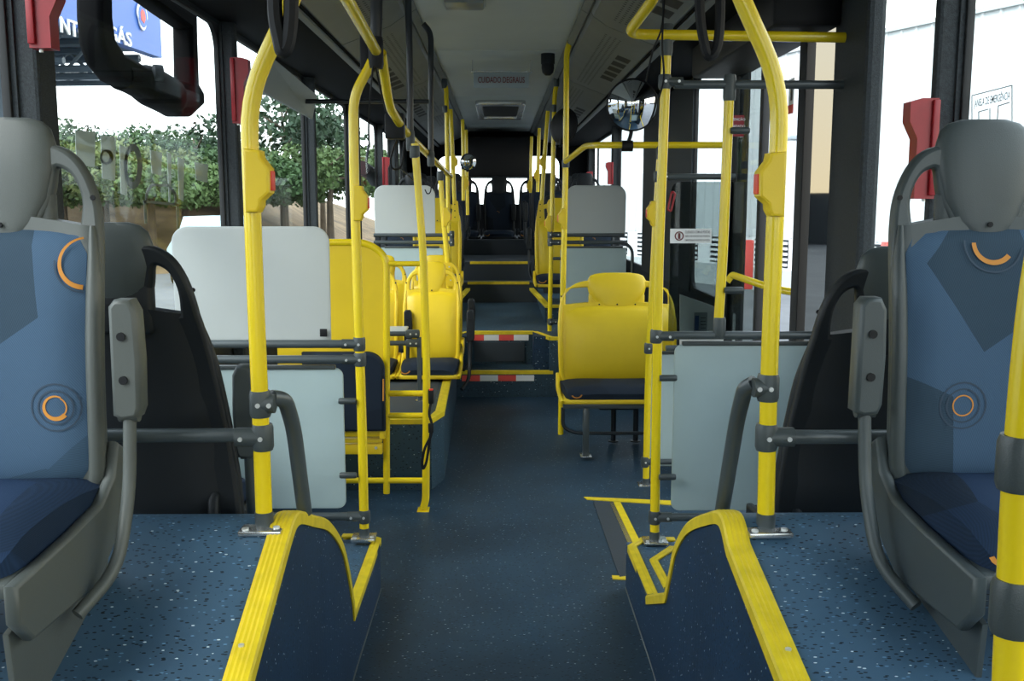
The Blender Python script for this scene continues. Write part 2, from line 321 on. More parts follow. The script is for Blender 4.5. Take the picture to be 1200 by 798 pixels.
# ceiling
croot = bpy.data.objects.new('ceiling', None); COL.objects.link(croot); croot['kind'] = 'structure'; croot.location = (0, 6, CZ)
cy = [Y0, 2.6, at(585, 68.5, 5).y*0+ (CZ-H)*FPX/171*.985, 10.1, 13.6, Y1]
for i in range(5): MB().box((-.47, cy[i]+.006, CZ), (.47, cy[i+1]-.006, CZ+.03), .004).build('ceiling_panel', 'ceiling', croot)
MB().box((-WX, Y0, CZ+.03), (WX, Y1, CZ+.2)).build('roof_skin', 'fascia', croot, 0)
for s, nm in ((-1, 'left'), (1, 'right')):
    r0 = bpy.data.objects.new('trim_duct_'+nm, None); COL.objects.link(r0); r0['kind'] = 'structure'; r0.location = (s*.6, 6, 2.6)
    ys = [Y0, 3.3, 5.6, 8.1, 10.8, Y1]
    for i in range(5):
        pr = [(.455, CZ+.02), (.455, CZ-.015), (.49, CZ-.035), (.505, CZ-.02), (.52, CZ-.05), (.60, 2.575), (.86, 2.475), (.90, 2.49), (.93, 2.6), (.6, 2.71)]
        MB().ring([[V((s*x, ys[i]+.006, z)) for x, z in pr], [V((s*x, ys[i+1]-.006, z)) for x, z in pr]]).build('duct_cover', 'duct', r0, 25)
    pr = [(.87, 2.5), (.88, 2.468), (.93, 2.462), (1.1, 2.46), (1.3, 2.49), (WX+.01, 2.5), (WX+.01, 2.75), (.9, 2.75)]
    MB().ring([[V((s*x, y, z)) for x, z in pr] for y in (Y0, Y1)]).build('fascia_panel', 'fascia', r0, 30)
    MB().box((s*.885, Y0, 2.452), (s*.925, Y1, 2.468), .004).build('duct_rail', 'duct', r0)
    holes = MB(); nrm = V((-s*.1, 0, -.26)).normalized(); e1 = V((s*.26, 0, -.1)).normalized()
    y = 2.8
    while y < 12:
        if (y-3.3) % 2.5 < 2.1:
            for q in range(4):
                c = V((s*(.615+.028*q), y+(.022 if q % 2 else 0), 2.575-(.015+.028*q)*.385))+nrm*.0008
                holes.add([c+(e1*math.cos(k*PI/3)+V((0, 1, 0))*math.sin(k*PI/3))*.0085 for k in range(6)], [tuple(range(6))])
        y += .045
    o = holes.build('perforations', 'black', r0, 0); o['kind'] = 'stuff'
    for y in ((3.9, 6.35, 9.6) if s > 0 else (6.9, 9.3)):
        for k in range(5):
            c = V((s*.78, y+k*.23, 2.575-.18*.385))+nrm*.001; holes = MB()
            holes.add([c+e1*a-V((0, 1, 0))*b for a, b in ((-.045, -.08), (.045, -.08), (.045, .08), (-.045, .08))], [(0, 1, 2, 3)]); holes.build('vent_slot', 'black', r0, 0)
# rear overhead dark unit
tag(MB().box((-.5, 14.1, 1.99), (.45, Y1-.04, 2.55), .03).build('air_unit', 'black', loc=(0, 14.5, 2.3)), 'large black box over the centre of the rear window', 'air unit')
# ================================================================== wheel boxes
def wheel_box(side, xw, pix, zl, tipY, label):
    s = -1 if side == 'left' else 1
    prof = [(p.y, p.z) for p in (onx(x, y, xw) for x, y in pix)]
    y0, z0 = prof[0]; y1, z1 = prof[1]; sl = (z1-z0)/(y1-y0); zs = max(.45, z0-sl*(y0-.9)); prof = [(y0-(z0-zs)/sl, zs)]+prof
    if prof[0][0] > .3: prof = [(.2, zs)]+prof
    P = [V((0, a, b)) for a, b in prof]; P = P[:3]+smoothpath(P[3:], 6)
    prof = [(p.y, p.z) for p in P]+[(tipY, zl), (3.95, zl)]
    t = thing('wheel_box', label, 'wheel box', (s*1.0, 2.2, 0))
    def wx(y): return xw if y > 2.6 else xw-s*(2.6-y)*.02
    poly = prof; n = len(poly)
    top = MB(); ym = [V((s*(WX), a, b)) for a, b in poly]; yi = [V((wx(a), a, b)) for a, b in poly]
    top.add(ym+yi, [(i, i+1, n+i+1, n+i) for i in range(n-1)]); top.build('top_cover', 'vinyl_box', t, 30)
    def wb(y): return wx(y)-s*(.0 if y > 3.2 else (3.2-y)*.02)
    sd = MB(); sd.add(yi+[V((wb(a), a, 0)) for a, b in poly], [(i, i+1, n+i+1, n+i) for i in range(n-1)])
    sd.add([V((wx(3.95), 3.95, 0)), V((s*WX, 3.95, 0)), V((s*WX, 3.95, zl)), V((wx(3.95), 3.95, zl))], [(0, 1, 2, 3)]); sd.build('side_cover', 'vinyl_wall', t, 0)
    # yellow nosing
    P = [V((wx(a), a, b)) for a, b in prof[:-1]]; pr = [(.047, 0), (.047, .006)]+[(.047-(k+.5)*.047/9,   .006+(.0022 if k % 2 else 0)) for k in range(9)]+[(-.002, .006), (-.006, 0), (-.006, -.026), (0, -.026)]
    def rg(i):
        t_ = (P[min(i+1, len(P)-1)]-P[max(i-1, 0)]).normalized(); nn = V((0, -t_.z, t_.y)); k = .35 if P[i].y > 2.9 else 1
        return [P[i]+V((s*(u*k if u > 0 else u), 0, 0))+nn*z for u, z in pr]
    mb = MB(); mb.sweep(P, rg); mb.build('edge_nosing', 'yellow_rubber', t, 30)
    for (a, b) in [(prof[2][0]-.28, 0), (prof[2][0]+.08, 0)]:
        z = np.interp(a, [q[0] for q in prof], [q[1] for q in prof]); c = V((wx(a)+s*.03, a, z+.006)); MB().cyl(c, c+V((0, 0, .004)), .006, 10).build('screw', 'screw', t)
    bl = MB(); Q = [V((wb(y)-s*.001, y, .003)) for y in (.5, 1.5, 2.5, 3.2, 3.95)]; bl.tube(Q, .0025, 6, 0).build('seam_line', 'grey_tube', t)
    return t
lb = wheel_box('left', -.5, [(280, 798), (333, 629), (345, 603), (366, 606), (385, 613), (400, 636), (408, 668), (414, 705)], .2, 3.22, 'blue speckled wheel box with yellow edging on the left of the aisle')
rb = wheel_box('right', .53, [(930, 798), (860, 640), (849, 604), (830, 604), (806, 615), (792, 640), (786, 668), (780, 697)], .2, 3.37, 'blue speckled wheel box with yellow edging on the right of the aisle')
# small ledge trims of the wheel boxes
def trim_path(pts, label, w_=.035):
    P = [V(p) for p in pts]; mb = MB(); c = sum(P, V((0, 0, 0)))/len(P)
    offs = []
    for i in range(len(P)):
        d = (P[min(i+1, len(P)-1)]-P[max(i-1, 0)]).normalized(); n_ = V((-d.y, d.x, 0))
        if n_.dot(c-P[i]) < 0: n_ = -n_
        offs.append(n_)
    pr = [(w_, 0), (w_, .006), (w_*.8, .008), (w_*.6, .006), (w_*.4, .008), (w_*.2, .006), (-.003, .006), (-.003, -.02), (0, -.02)]
    mb.sweep(P, lambda i: [P[i]+offs[i]*u+V((0, 0, z)) for u, z in pr]); o = mb.build('edge_trim', 'yellow_rubber', smooth=0, loc=P[0]); return tag(o, label, 'edging')
Z2 = lambda x, y: onz(x, y, .201)
trim_path([Z2(416, 718), Z2(446, 632), Z2(430, 627), Z2(402, 627)], 'yellow V-shaped edging on the low ledge of the left wheel box')
trim_path([Z2(760, 698), Z2(736, 641), Z2(752, 631), Z2(790, 631)], 'long yellow edging on the low ledge of the right wheel box')
trim_path([Z2(779, 690), Z2(762, 657), Z2(786, 641)], 'small yellow corner edging inside the right wheel box ledge', .03)
# floor ramp in the doorway
rt = thing('wheelchair_ramp_frame', 'flush ramp hatch in the floor with yellow edges and black strip', 'ramp', (.6, 4.6, 0))
Z0 = lambda x, y, z=.004: onz(x, y, z)
def strip(pts, name, m, z=.004):
    P = [onz(x, y, z) for x, y in pts]; MB().add([p for p in P]+[p-V((0, 0, z)) for p in P], [(0, 1, 2, 3), (0, 4, 5, 1), (1, 5, 6, 2), (2, 6, 7, 3), (3, 7, 4, 0)]).build(name, m, rt, 0)
strip([(684, 582), (688, 585), (800, 592), (800, 587)], 'edge_strip', 'yellow_rubber'); strip([(695, 587), (713, 588), (752, 672), (726, 676)], 'anti_slip_strip', 'tread'); strip([(714, 588), (718, 588), (757, 668), (752, 672)], 'metal_hinge', 'silver')
strip([(719, 588), (727, 588), (764, 662), (757, 668)], 'edge_strip', 'yellow_rubber'); strip([(717, 674), (718, 678), (740, 679), (740, 675)], 'edge_strip', 'yellow_rubber')
# left seat platform
PZ = .40; pl = thing('seat_platform', 'speckled blue seat platform on the left with grey top mat and yellow edge', 'platform', (-.8, 6.5, 0))
pc = [(-WX, 5.4), (-.385, 5.4), (-.325, 5.62), (-.36, 8.1), (-WX, 8.1)]
MB().ring([[V((x, y, z)) for x, y in pc] for z in (0, PZ)]).build('platform_body', 'vinyl_riser', pl, 0)
MB().ring([[V((x, y, z)) for x, y in [(-WX, 5.45), (-.44, 5.45), (-.40, 5.66), (-.42, 8.1), (-WX, 8.1)]] for z in (PZ, PZ+.004)]).build('top_mat', 'tread', pl, 0)
E1 = [V((-WX, 5.4, PZ)), V((-.385, 5.4, PZ)), V((-.325, 5.62, PZ)), V((-.36, 8.1, PZ))]; ofs = [V((0, 1, 0)), V((-.5, .8, 0)), V((-1, .2, 0)), V((-1, 0, 0))]
MB().sweep(E1, lambda i: [E1[i]+ofs[i]*u+V((0, 0, z)) for u, z in ((.05, .004), (.05, .008), (.03, .011), (.02, .008), (-.003, .008), (-.003, -.02))]).build('edge_nosing', 'yellow_rubber', pl, 0)
# side ledges beyond the steps
for s, x0 in ((-1, -.42), (1, .43)):
    t = thing('side_ledge', 'raised blue seat ledge with yellow edge, %s of the rear aisle' % ('left' if s < 0 else 'right'), 'platform', (s*.9, 9.6, .5))
    MB().box((x0, 9.2, .5), (s*WX, 11.1, .66)).build('ledge_body', 'vinyl_riser', t, 0)
    a = V((x0-s*.0, 9.2, .66)); b = V((x0-s*.09, 11.1, .66)); MB().sweep([a, b], lambda i: [(a, b)[i]+V((s*u, 0, z)) for u, z in ((.05, 0), (.05, .006), (0, .006), (0, -.02))]).build('side_nosing', 'yellow_rubber', t, 0)
    MB().box((x0, 9.18, .64), (x0+s*.3, 9.22, .668)).build('front_nosing', 'yellow_rubber', t, 0)
# ================================================================== poles
def screws(par, pts, r=.006, d=V((0, -1, 0))):
    for p in pts: MB().cyl(p, V(p)+d*.004, r, 10).build('screw', 'screw', par)
def clamp_bm(p, axis, L, r, side=None, sl=0):
    p = V(p); mb = MB(); a = V(axis).normalized()
    def rr(n_, u): return r*(1.32 if .12 < u < .88 else 1.18)
    mb.tube([p-a*L/2, p-a*L*.36, p+a*L*.36, p+a*L/2], r*1.32, 16, 0, radii=lambda u: r*(1.3 if .2 < u < .8 else 1.16))
    if side is not None:
        d = V(side).normalized(); q = p+d*(sl); w_ = L*.42; e = a
        mb.tube([p, q*1], r*1.28, 16, 0, up=e, flat=w_/(r*1.28)*.86)
    return mb
PW = .0195
def pole(label, pts, cl=(), stop=None, flange=False, m='yellow_paint', r=PW, fil=.12, cat='pole', name='handrail_pole', group=None, base=None):
    P = [at(x, y, Y) if not isinstance(x, Vector) else x for x, y, Y in pts] if not isinstance(pts[0], Vector) else pts
    t = thing(name, label, cat, P[0], group)
    MB().tube(P, r, 24, fil).build('tube', m, t)
    for c in cl:
        p = at(*c[:3]); L = c[3]; side = c[4]; sl = c[5]; cm = c[6] if len(c) > 6 else 'grey_plastic'
        ax = (0, 0, 1)
        o = clamp_bm(p, ax, L, r, side, sl).build('clamp', cm, t)
        if side is not None and r > .015:
            d = V(side).normalized(); screws(o, [p+V((0, -r*1.28, 0)), p+d*sl*.75+V((0, -r*1.25, 0))], .0055)
    if stop:
        p = at(*stop[:3]); d = stop[3]; h = .135
        pr = [(-.6, -1), (.45, -1), (.75, -.8), (.8, -.62), (1.55, -.38), (1.6, .38), (.9, .72), (.8, .95), (-.6, 1)]; w_ = .026
        v, f = plate([[(a*w_*d, b*h*.52) for a, b in pr][::(1 if d > 0 else -1)]], .055, FACE(p+V((0, -.012, 0))), .006)
        o = MB().add(v, f).build('stop_button_box', 'yellow_plastic', t)
        q = p+V((d*w_*1.6, -.012, .0)); MB().box(q+V((-.003*d-.0, -.017, -.022)), q+V((.003*d, .017, .022)), .002).build('red_button', 'red_button', o)
    if flange:
        q = P[0]; o = MB().box(q+V((-.05, -.055, -.008)), q+V((.05, .035, .004)), .003).build('base_flange', 'silver', t)
        MB().cyl(q, q+V((0, 0, .035)), r*1.12, 16).build('base_collar', 'grey_plastic', t)
        screws(o, [q+V((-.035, -.04, .004)), q+V((.035, -.03, .004))], .008, V((0, 0, 1)))
    return t
XL = V((-1, 0, 0)); XR = V((1, 0, 0))
pole('nearest yellow pole on the left wheel box, bent at the top', [(310, 616, 2.25), (304, 450, 2.25), (300, 363, 2.25), (291, 112, 2.25), (331, 25, 2.25), (352, -25, 2.25)],
     cl=[(305, 473, 2.25, .062, XR, .034), (308, 512, 2.25, .062, XL, .062)], stop=(299, 212, 2.25, 1), flange=True)
pole('nearest yellow pole on the right wheel box, bent at the top', [(897, 618, 2.19), (901, 450, 2.19), (904, 363, 2.19), (915, 100, 2.19), (872, 5, 2.19), (856, -35, 2.19)],
     cl=[(900, 454, 2.19, .062, XL, .034), (898, 512, 2.19, .062, XR, .062)], stop=(907, 216, 2.19, -1), flange=True)
pole('very near yellow pole cut by the right edge of the picture', [(1180, 940, 1.05), (1184, 790, 1.05), (1199, 500, 1.05), (1224, 270, 1.05), (1330, -60, 1.05)],
     cl=[(1196, 542, 1.05, .062, None, 0), (1188, 710, 1.05, .065, None, 0)])
pole('slim yellow pole at the grey partition behind the left wheel box', [(427, 628, 3.96), (425, 520, 3.96), (421, 400, 3.96), (415, 207, 3.96), (414, 113, 3.96), (433, 78, 3.96), (440, 60, 3.96)],
     cl=[(421, 403, 3.96, .055, XL, .07), (422, 421, 3.96, .055, XL, .07), (427, 605, 3.96, .055, XL, .07)], stop=(420, 238, 3.96, 1), flange=True)
pole('yellow pole at the door partition behind the right wheel box', [(767, 632, 3.94), (768, 560, 3.94), (772, 300, 3.94), (777, 170, 3.94), (782, 30, 3.94)],
     cl=[(769, 394, 3.94, .055, XR, .07), (767, 606, 3.94, .055, XR, .07), (779, 96, 3.94, .055, XR, .07), (781, 47, 3.94, .12, None, 0)], stop=None, flange=True)
pole('short yellow pole rising from the door partition rail to the upper rail', [(842, 378, 3.94), (847, 300, 3.94), (855, 100, 3.94)],
     cl=[(843, 384, 3.94, .085, None, 0), (855, 103, 3.94, .1, None, 0)])
pole('yellow pole with stop button behind the door, under the round mirror', [(757, 567, 5.5), (760, 430, 5.5), (769, 250, 5.5), (774, 175, 5.5)],
     cl=[(756, 541, 5.5, .06, XR, .06), (760, 408, 5.5, .06, XR, .06), (771, 207, 5.5, .06, XR, .06), (774, 178, 5.5, .08, None, 0)], stop=(766, 250, 5.5, -1), flange=True)
t3 = pole('yellow pole with a hanging seatbelt buckle beside the folding seat', [(496, 596, 5.02), (499, 585, 5.02), (500, 430, 5.02), (496, 297, 5.02), (486, 168, 5.02)], cl=[(486, 178, 5.02, .06, None, 0)])
MB().box(at(489, 600, 5.02)+V((0, -.03, 0)), at(503, 599, 5.02)+V((0, .06, .006)), .002).build('foot_plate', 'yellow_paint', t3)
pole('yellow pole rising to the left overhead rail beside platform seats', [(528, 346, 7.4), (524, 300, 7.4), (520, 260, 7.4), (516, 203, 7.4)], cl=[(516, 206, 7.4, .07, None, 0)], stop=(522, 254, 7.4, 1))
pole('yellow ceiling pole at the second grey partition, left of the steps', [(528, 385, 8.5), (526, 284, 8.5), (523, 105, 8.5), (521, 97, 8.5)], cl=[(529, 275, 8.5, .065, XL, .07), (529, 284, 8.5, .065, XL, .07), (522, 128, 8.5, .06, None, 0), (521, 98, 8.5, .08, None, 0)])
pole('yellow ceiling pole at the second grey partition, right of the steps', [(644, 388, 8.5), (646, 284, 8.5), (650, 110, 8.5), (653, 95, 8.5)], cl=[(645, 275, 8.5, .065, XR, .09), (645, 284, 8.5, .065, XR, .09), (649, 127, 8.5, .06, None, 0), (652, 96, 8.5, .08, None, 0), (645, 377, 8.5, .06, XR, .06)], stop=(644, 262, 8.5, -1))
pole('tall yellow pole from floor to ceiling behind the wide yellow seat', [(657, 509, 6.75), (660, 330, 6.75), (663, 190, 6.75), (664, 60, 6.75), (670, 43, 6.75)], cl=[(663, 192, 6.75, .05, None, 0), (669, 45, 6.7, .06, None, 0)], stop=(661, 256, 6.7, -1))
pole('thin yellow pole fixed to the left rear yellow seat', [(533, 245, 9.4), (531, 200, 9.4), (529, 150, 9.4), (528, 128, 9.4)], stop=(531, 190, 9.4, 1))
pole('thin yellow pole fixed to the right rear yellow seat', [(634, 250, 9.4), (637, 200, 9.4), (642, 130, 9.4)], stop=(638, 190, 9.4, -1))
pole('far left yellow ceiling pole with stop button near the small mirror', [(543, 235, 10.6), (543, 180, 10.6), (542, 140, 10.6)], stop=(545, 215, 10.6, 1))
pole('second far left yellow ceiling pole behind the small mirror pole', [(548, 252, 11.8), (547, 200, 11.8), (546, 152, 11.8)])
pole('far right yellow ceiling pole with stop button', [(630, 225, 11.2), (631, 180, 11.2), (632, 150, 11.2)], stop=(630, 206, 11.2, -1))
pole('farthest right yellow ceiling pole with stop button', [(622, 226, 12.6), (622, 190, 12.6), (623, 160, 12.6)], stop=(621, 218, 12.6, -1))
# plates on rear poles
for (x, y, Y, l) in ((533, 247, 9.38, 'left'), (633, 247, 9.38, 'right')):
    p = at(x, y, Y); v, f = plate([[(-.04, -.09), (.045, -.1), (.03, .09), (-.01, .1)]], .012, FACE(p), .002); o = MB().add(v, f).build('pole_bracket', 'yellow_plastic', loc=p); tag(o, 'yellow drilled bracket joining pole and rear seat, %s of the aisle' % l, 'bracket')
    for dz in (-.06, .0, .06): MB().cyl(p+V((0, -.007, dz)), p+V((0, -.009, dz)), .006, 8).build('bolt_hole', 'black', o)
p = at(525, 322, 7.35); v, f = plate([[(-.03, -.08), (.045, -.09), (.03, .09), (-.035, .09)]], .012, FACE(p), .002); o = MB().add(v, f).build('pole_bracket', 'yellow_plastic', loc=p); tag(o, 'yellow drilled bracket at the headrest of the platform seat', 'bracket')
for dx, dz in ((.01, .06), (-.01, 0), (.02, -.04)): MB().cyl(p+V((dx, -.007, dz)), p+V((dx, -.009, dz)), .006, 8).build('bolt_hole', 'screw', o)
# ================================================================== rails
def rail(label, pts, m='grey_tube', r=.017, fil=.08, name='handrail', cat='rail', caps=True):
    P = [at(*p) if not isinstance(p, Vector) else p for p in pts]; o = MB().tube(P, r, 14, fil).build(name, m, loc=P[0]); return tag(o, label, cat)
WL = lambda p: V((-WX+.07, p.y, p.z)); WR = lambda p: V((WX-.07, p.y, p.z))
a = at(285, 510, 2.27); rail('grey rail running from the nearest left pole to the wall', [a, WL(a)]); a = at(915, 512, 2.21); rail('grey rail running from the nearest right pole to the wall', [a, WR(a)])
rail('dark grey slanting grab tube beside the nearest left pole', [(318, 466, 2.27), (334, 468, 2.3), (344, 500, 2.36), (357, 601, 2.45)], r=.019, cat='grab bar')
rail('dark grey slanting grab tube beside the nearest right pole', [(884, 449, 2.21), (873, 455, 2.23), (864, 490, 2.32), (846, 600, 2.45)], r=.019, cat='grab bar')
for y, l in ((403, 'upper'), (421, 'lower')): a = at(412, y, 3.96); rail('%s of two dark rails between the grey panels on the left' % l, [a, WL(a)])
a = at(420, 605, 3.96); rail('dark rail under the lower left grey panel', [a, V((-1.1, a.y, a.z))])
a = at(780, 393, 3.94); rail('dark rail above the grey panel beside the door', [a, V((WX-.05, a.y, a.z))])
a = at(780, 606, 3.94); rail('dark rail under the grey panel beside the door', [a, V((1.1, a.y, a.z))])
a = at(790, 99, 3.94); rail('dark upper rail across the door partition', [a, V((WX-.03, a.y, a.z))])
rail('yellow overhead rail bending towards the door pillar', [(782, -40, 3.3), (765, 0, 3.6), (735, 40, 3.92), (995, 44, 3.94)], 'yellow_paint', .02, .07)
rail('yellow rail behind the round mirror, bending down to the tall pole', [(663, 189, 6.66), (686, 171, 5.9), (700, 170, 5.5), (850, 170, 5.5)], 'yellow_paint', .018, .1)
a = at(780, 408, 5.5); rail('dark rail under the glass behind the door', [a, WR(a)]); a = at(780, 207, 5.5); rail('dark rail above the glass behind the door', [a, WR(a)])
a = at(760, 541, 5.5); rail('dark low rail behind the door partition', [a, WR(a)])
for s, x0, nm in ((-1, 525, 'left'), (1, 652, 'right')):
    for y, l in ((275.5, 'upper'), (284, 'lower')): a = at(x0, y, 8.5); rail('%s dark rail between the far grey panels, %s of the steps' % (l, nm), [a, V((s*(WX-.3), a.y, a.z))], r=.016)
a = at(732, 284, 8.48); rail('dark tube turning down at the far right grey panel', [at(680, 284, 8.47), at(732, 284, 8.47), at(741, 292, 8.47), at(741, 335, 8.47)], r=.014)
# overhead left rail
rail('yellow overhead rail above the left wheel box, running to the ceiling junction', [V((-.45, -1.5, 2.23)), at(405, -4, 2.98), at(441, 60, 3.95)], 'yellow_paint', .02, 0)
rail('yellow overhead rail dipping down and running back along the left', [(447, 62, 3.98), (456, 125, 4.3), (473, 152, 4.9), (486, 166, 5.3), (528, 207, 8.48)], 'yellow_paint', .02, .12)
pole('black ceiling post above the yellow rail junction', [(440, 60, 3.97), (442, -20, 3.97), (443, -70, 3.97)], m='black_tube', cl=[(440, 62, 3.96, .12, None, 0, 'black')], r=.024, cat='post', name='ceiling_post')
pole('black ceiling post joined to the rail by the seatbelt pole', [(481, 168, 5.05), (480, 60, 5.05), (478, -10, 5.05)], m='black_tube', cl=[(481, 165, 5.04, .1, None, 0, 'grey_plastic')], r=.017, cat='post', name='ceiling_post')
pole('black ceiling post with bent top beside the ceiling lamp', [(505, 192, 6.0), (505, 45, 6.0), (503, 36, 6.0), (496, 28, 6.0)], m='black_tube', cl=[(505, 186, 6.0, .09, None, 0, 'grey_plastic')], r=.017, cat='post', name='ceiling_post', fil=.03)
a = at(506, 119, 6.0); rail('dark horizontal bar high on the left under the duct', [a, V((-WX+.1, a.y, a.z))], 'black_tube', .014)
# stubs
def stub(x, y, Y, d, label, L=.07):
    p = at(x, y, Y); tag(MB().tube([p, p+V((d*L*.1, 0, 0)), p+V((d*L*.9, 0, 0)), p+V((d*L, 0, 0))], .013, 12, 0, radii=lambda u: .011 if u in (0, 1) else .0135).build('rubber_buffer', 'grey_plastic', loc=p), label, 'buffer')
stub(417, 470, 3.94, -1, 'upper rubber buffer beside the lower left grey panel'); stub(418, 557, 3.94, -1, 'lower rubber buffer beside the lower left grey panel')
stub(773, 443, 3.92, 1, 'upper rubber buffer beside the grey door panel'); stub(772, 559, 3.92, 1, 'lower rubber buffer beside the grey door panel')
stub(856, 153, 3.92, 1, 'rubber buffer high on the short door pole', .075); stub(849, 340, 3.92, 1, 'rubber buffer low on the short door pole', .075)
stub(520, 303, 8.4, -1, 'small buffer at the far left grey panel', .07); stub(648, 303, 8.4, 1, 'small buffer at the far right grey panel', .07)
# ================================================================== partitions
def panel(label, x0, y0, x1, y1, Y, m, corners=(1, 1, 1, 1), edge='grey_plastic', th=.012, r=.06, wallside=0, top=None):
    a = at(x0, y1, Y); b = at(x1, y0, Y); X0, X1 = (a.x, b.x)
    if wallside < 0: X0 = -WX+.07
    if wallside > 0: X1 = WX-.07
    t = thing('partition_panel', label, 'panel', V(((X0+X1)/2, Y, a.z)))
    v, f = plate([rrect(X0, a.z, X1, b.z, r, 8, corners)], th, FACE((0, Y, 0)), .003); MB().add(v, f).build('sheet', m, t, 30)
    if top: MB().box((X0+.03, Y-.012, b.z-.006), (X1-.03, Y+.012, b.z+.012), .004).build('edge_cap', edge, t)
    else:
        P = [V((x, Y, z)) for x, z in rrect(X0, a.z, X1, b.z, r, 8, corners)]; MB().tube(P, .006, 6, 0, closed=True).build('edge_bead', m, t)
    return t
p1 = panel('pale grey upper partition panel behind the left wheel box', 208, 267, 384, 399, 4.02, 'panel_grey', (0, 0, 1, 1))
MB().box(at(377, 390, 4.0)+V((-.008, 0, -.016)), at(381, 390, 4.0)+V((.008, .004, .016)), .002).build('latch_slot', 'black', p1)
panel('blue-grey lower partition panel behind the left wheel box', 250, 431, 402, 596, 3.98, 'panel_blue', (0, 1, 1, 0), top=1, r=.035)
panel('blue-grey lower partition panel beside the door', 786, 403, 950, 598, 3.97, 'panel_blue', (1, 0, 0, 1), top=1, r=.035, wallside=1)
panel('narrow grey panel behind the door, seen beside the door pole', 760, 414, 800, 546, 5.53, 'panel_blue', (1, 0, 0, 1), top=1, r=.03, wallside=1)
panel('far pale upper partition panel on the left, before the rear seats', 440, 218, 509, 275, 8.53, 'panel_grey', (0, 0, 1, 1), r=.08)
panel('far lower partition panel on the left, before the rear seats', 448, 290, 519, 372, 8.53, 'panel_blue', (0, 1, 1, 0), r=.03, top=1)
panel('far pale upper partition panel on the right, before the rear seats', 664, 218, 733, 275, 8.53, 'panel_grey', (0, 0, 1, 1), r=.08)
panel('far lower partition panel on the right, before the rear seats', 656, 290, 734, 386, 8.53, 'panel_blue', (1, 0, 0, 1), r=.03, top=1)
# glass screen behind the door with stickers
a = at(783, 388, 5.5); b = at(860, 213, 5.5)
gs = thing('glass_screen', 'tinted glass screen behind the door with a rounded corner and white sticker', 'screen', V((1.0, 5.5, a.z)))
v, f = plate([rrect(a.x, a.z, WX-.02, b.z, .05, 6, (0, 0, 0, 1))], .006, FACE((0, 5.5, 0)), .001); MB().add(v, f).build('glass_sheet', 'partition_glass', gs, 0)
def sticker(x0, y0, x1, y1, Y, lines, red=True, par=None, name='sticker'):
    a = at(x0, y1, Y); b = at(x1, y0, Y); o = MB().box((a.x, Y-.0015, a.z), (b.x, Y, b.z)).build(name, 'white', par, 0)
    hh = b.z-a.z; w_ = b.x-a.x
    c = V((a.x+w_*.22, Y-.002, (a.z+b.z)/2))
    if red:
        MB().tube([c+V((math.cos(k*PI/8)*hh*.28, 0, math.sin(k*PI/8)*hh*.28)) for k in range(16)], hh*.045, 6, 0, closed=True).build('symbol_ring', 'text_red', o)
        MB().box(c+V((-hh*.08, -.001, -hh*.2)), c+V((hh*.08, 0, hh*.2))).build('symbol_figure', 'text_red', o, 0)
    for i, (s_, k) in enumerate(lines):
        v, f = text(s_, 1, Matrix.Identity(4), .0003, 'LEFT'); wd = max(q.x for q in v); sc = w_*.6/wd; zz = b.z-hh*(.24+.28*i)
        v = [V((a.x+w_*.36+q.x*sc, Y-.002-q.z*.3, zz+q.y*hh*k)) for q in v]; MB().add(v, f).build('lettering', 'text_dark', o, 0)
    return o
sticker(785, 268, 834, 285, 5.49, [('CUIDADO COM AS PORTAS', .26), ('NÃO SE APOIE NA PORTA', .2), ('E MANTENHA-SE AFASTADO DA PORTA', .2)], par=gs)
# white panel with notice under the glass, on the wall side
a = at(797, 386, 5.56)
wp = thing('white_side_panel', 'white sloping panel under the glass screen with a small blue notice', 'panel', V((1.1, 5.6, a.z)))
q = [at(797, 345, 5.6), at(862, 368, 5.6), at(862, 410, 5.6), at(797, 410, 5.6)]
MB().add(q+[p+V((0, .02, 0)) for p in q], [(0, 1, 2, 3), (7, 6, 5, 4), (0, 4, 5, 1), (1, 5, 6, 2), (3, 2, 6, 7), (0, 3, 7, 4)]).build('sheet', 'white', wp, 0)
a = at(813, 388, 5.59); b = at(829, 366, 5.59); MB().box((a.x, a.y-.002, a.z), (b.x, b.y, b.z)).build('notice', 'sign_grey', wp, 0); a = at(814, 387, 5.58); b = at(819, 370, 5.58)
MB().box((a.x, a.y-.002, a.z), (b.x, b.y, b.z)).build('blue_strip', 'label_blue', wp, 0)
for k in range(4): a = at(821, 372+k*4, 5.575); MB().box((a.x, a.y-.001, a.z-.004), (a.x+.03, a.y, a.z)).build('text_line', 'text_dark', wp, 0)
# red device on the screen
p = at(789, 235, 5.48); er = tag(MB().tube([p+V((-.01, 0, .05)), p+V((.01, 0, .04)), p+V((-.012, 0, -.06)), p+V((-.03, 0, -.05))], .006, 8, .02, closed=True).build('red_handle', 'red', loc=p), 'small red looped handle on the glass screen behind the door', 'handle')
# ================================================================== doors: folding leaves in the doorway
def leaf(a, b, label, z0=.05, z1=2.42, gm='leaf_glass', fw=.04):
    a, b = V((*a, 0)), V((*b, 0)); d = (b-a); L = d.length; M4 = frame4(a, d, (0, 0, 1)); t = thing('door_leaf', label, 'door', (a+b)/2, 'folding door leaves')
    v, f = plate([rrect(0, z0, L, z1, .02, 3), rrect(fw, z0+.12, L-fw, z1-fw, .05, 5)], .04, M4, .004); MB().add(v, f).build('leaf_frame', 'rubber', t)
    v, f = plate([rrect(fw*.8, z0+.1, L-fw*.8, z1-fw*.8, .02, 3)], .006, M4, .001); MB().add(v, f).build('leaf_glass', gm, t, 0); return t
leaf((1.256, 4.16), (1.53, 4.315), 'near glass door leaf folded by the dark pillar, reflecting evening sky', gm='leaf_glass', fw=.055)
leaf((1.37, 5.12), (1.30, 5.55), 'far glass door leaf folded back beside the glass screen', gm='door_glass')
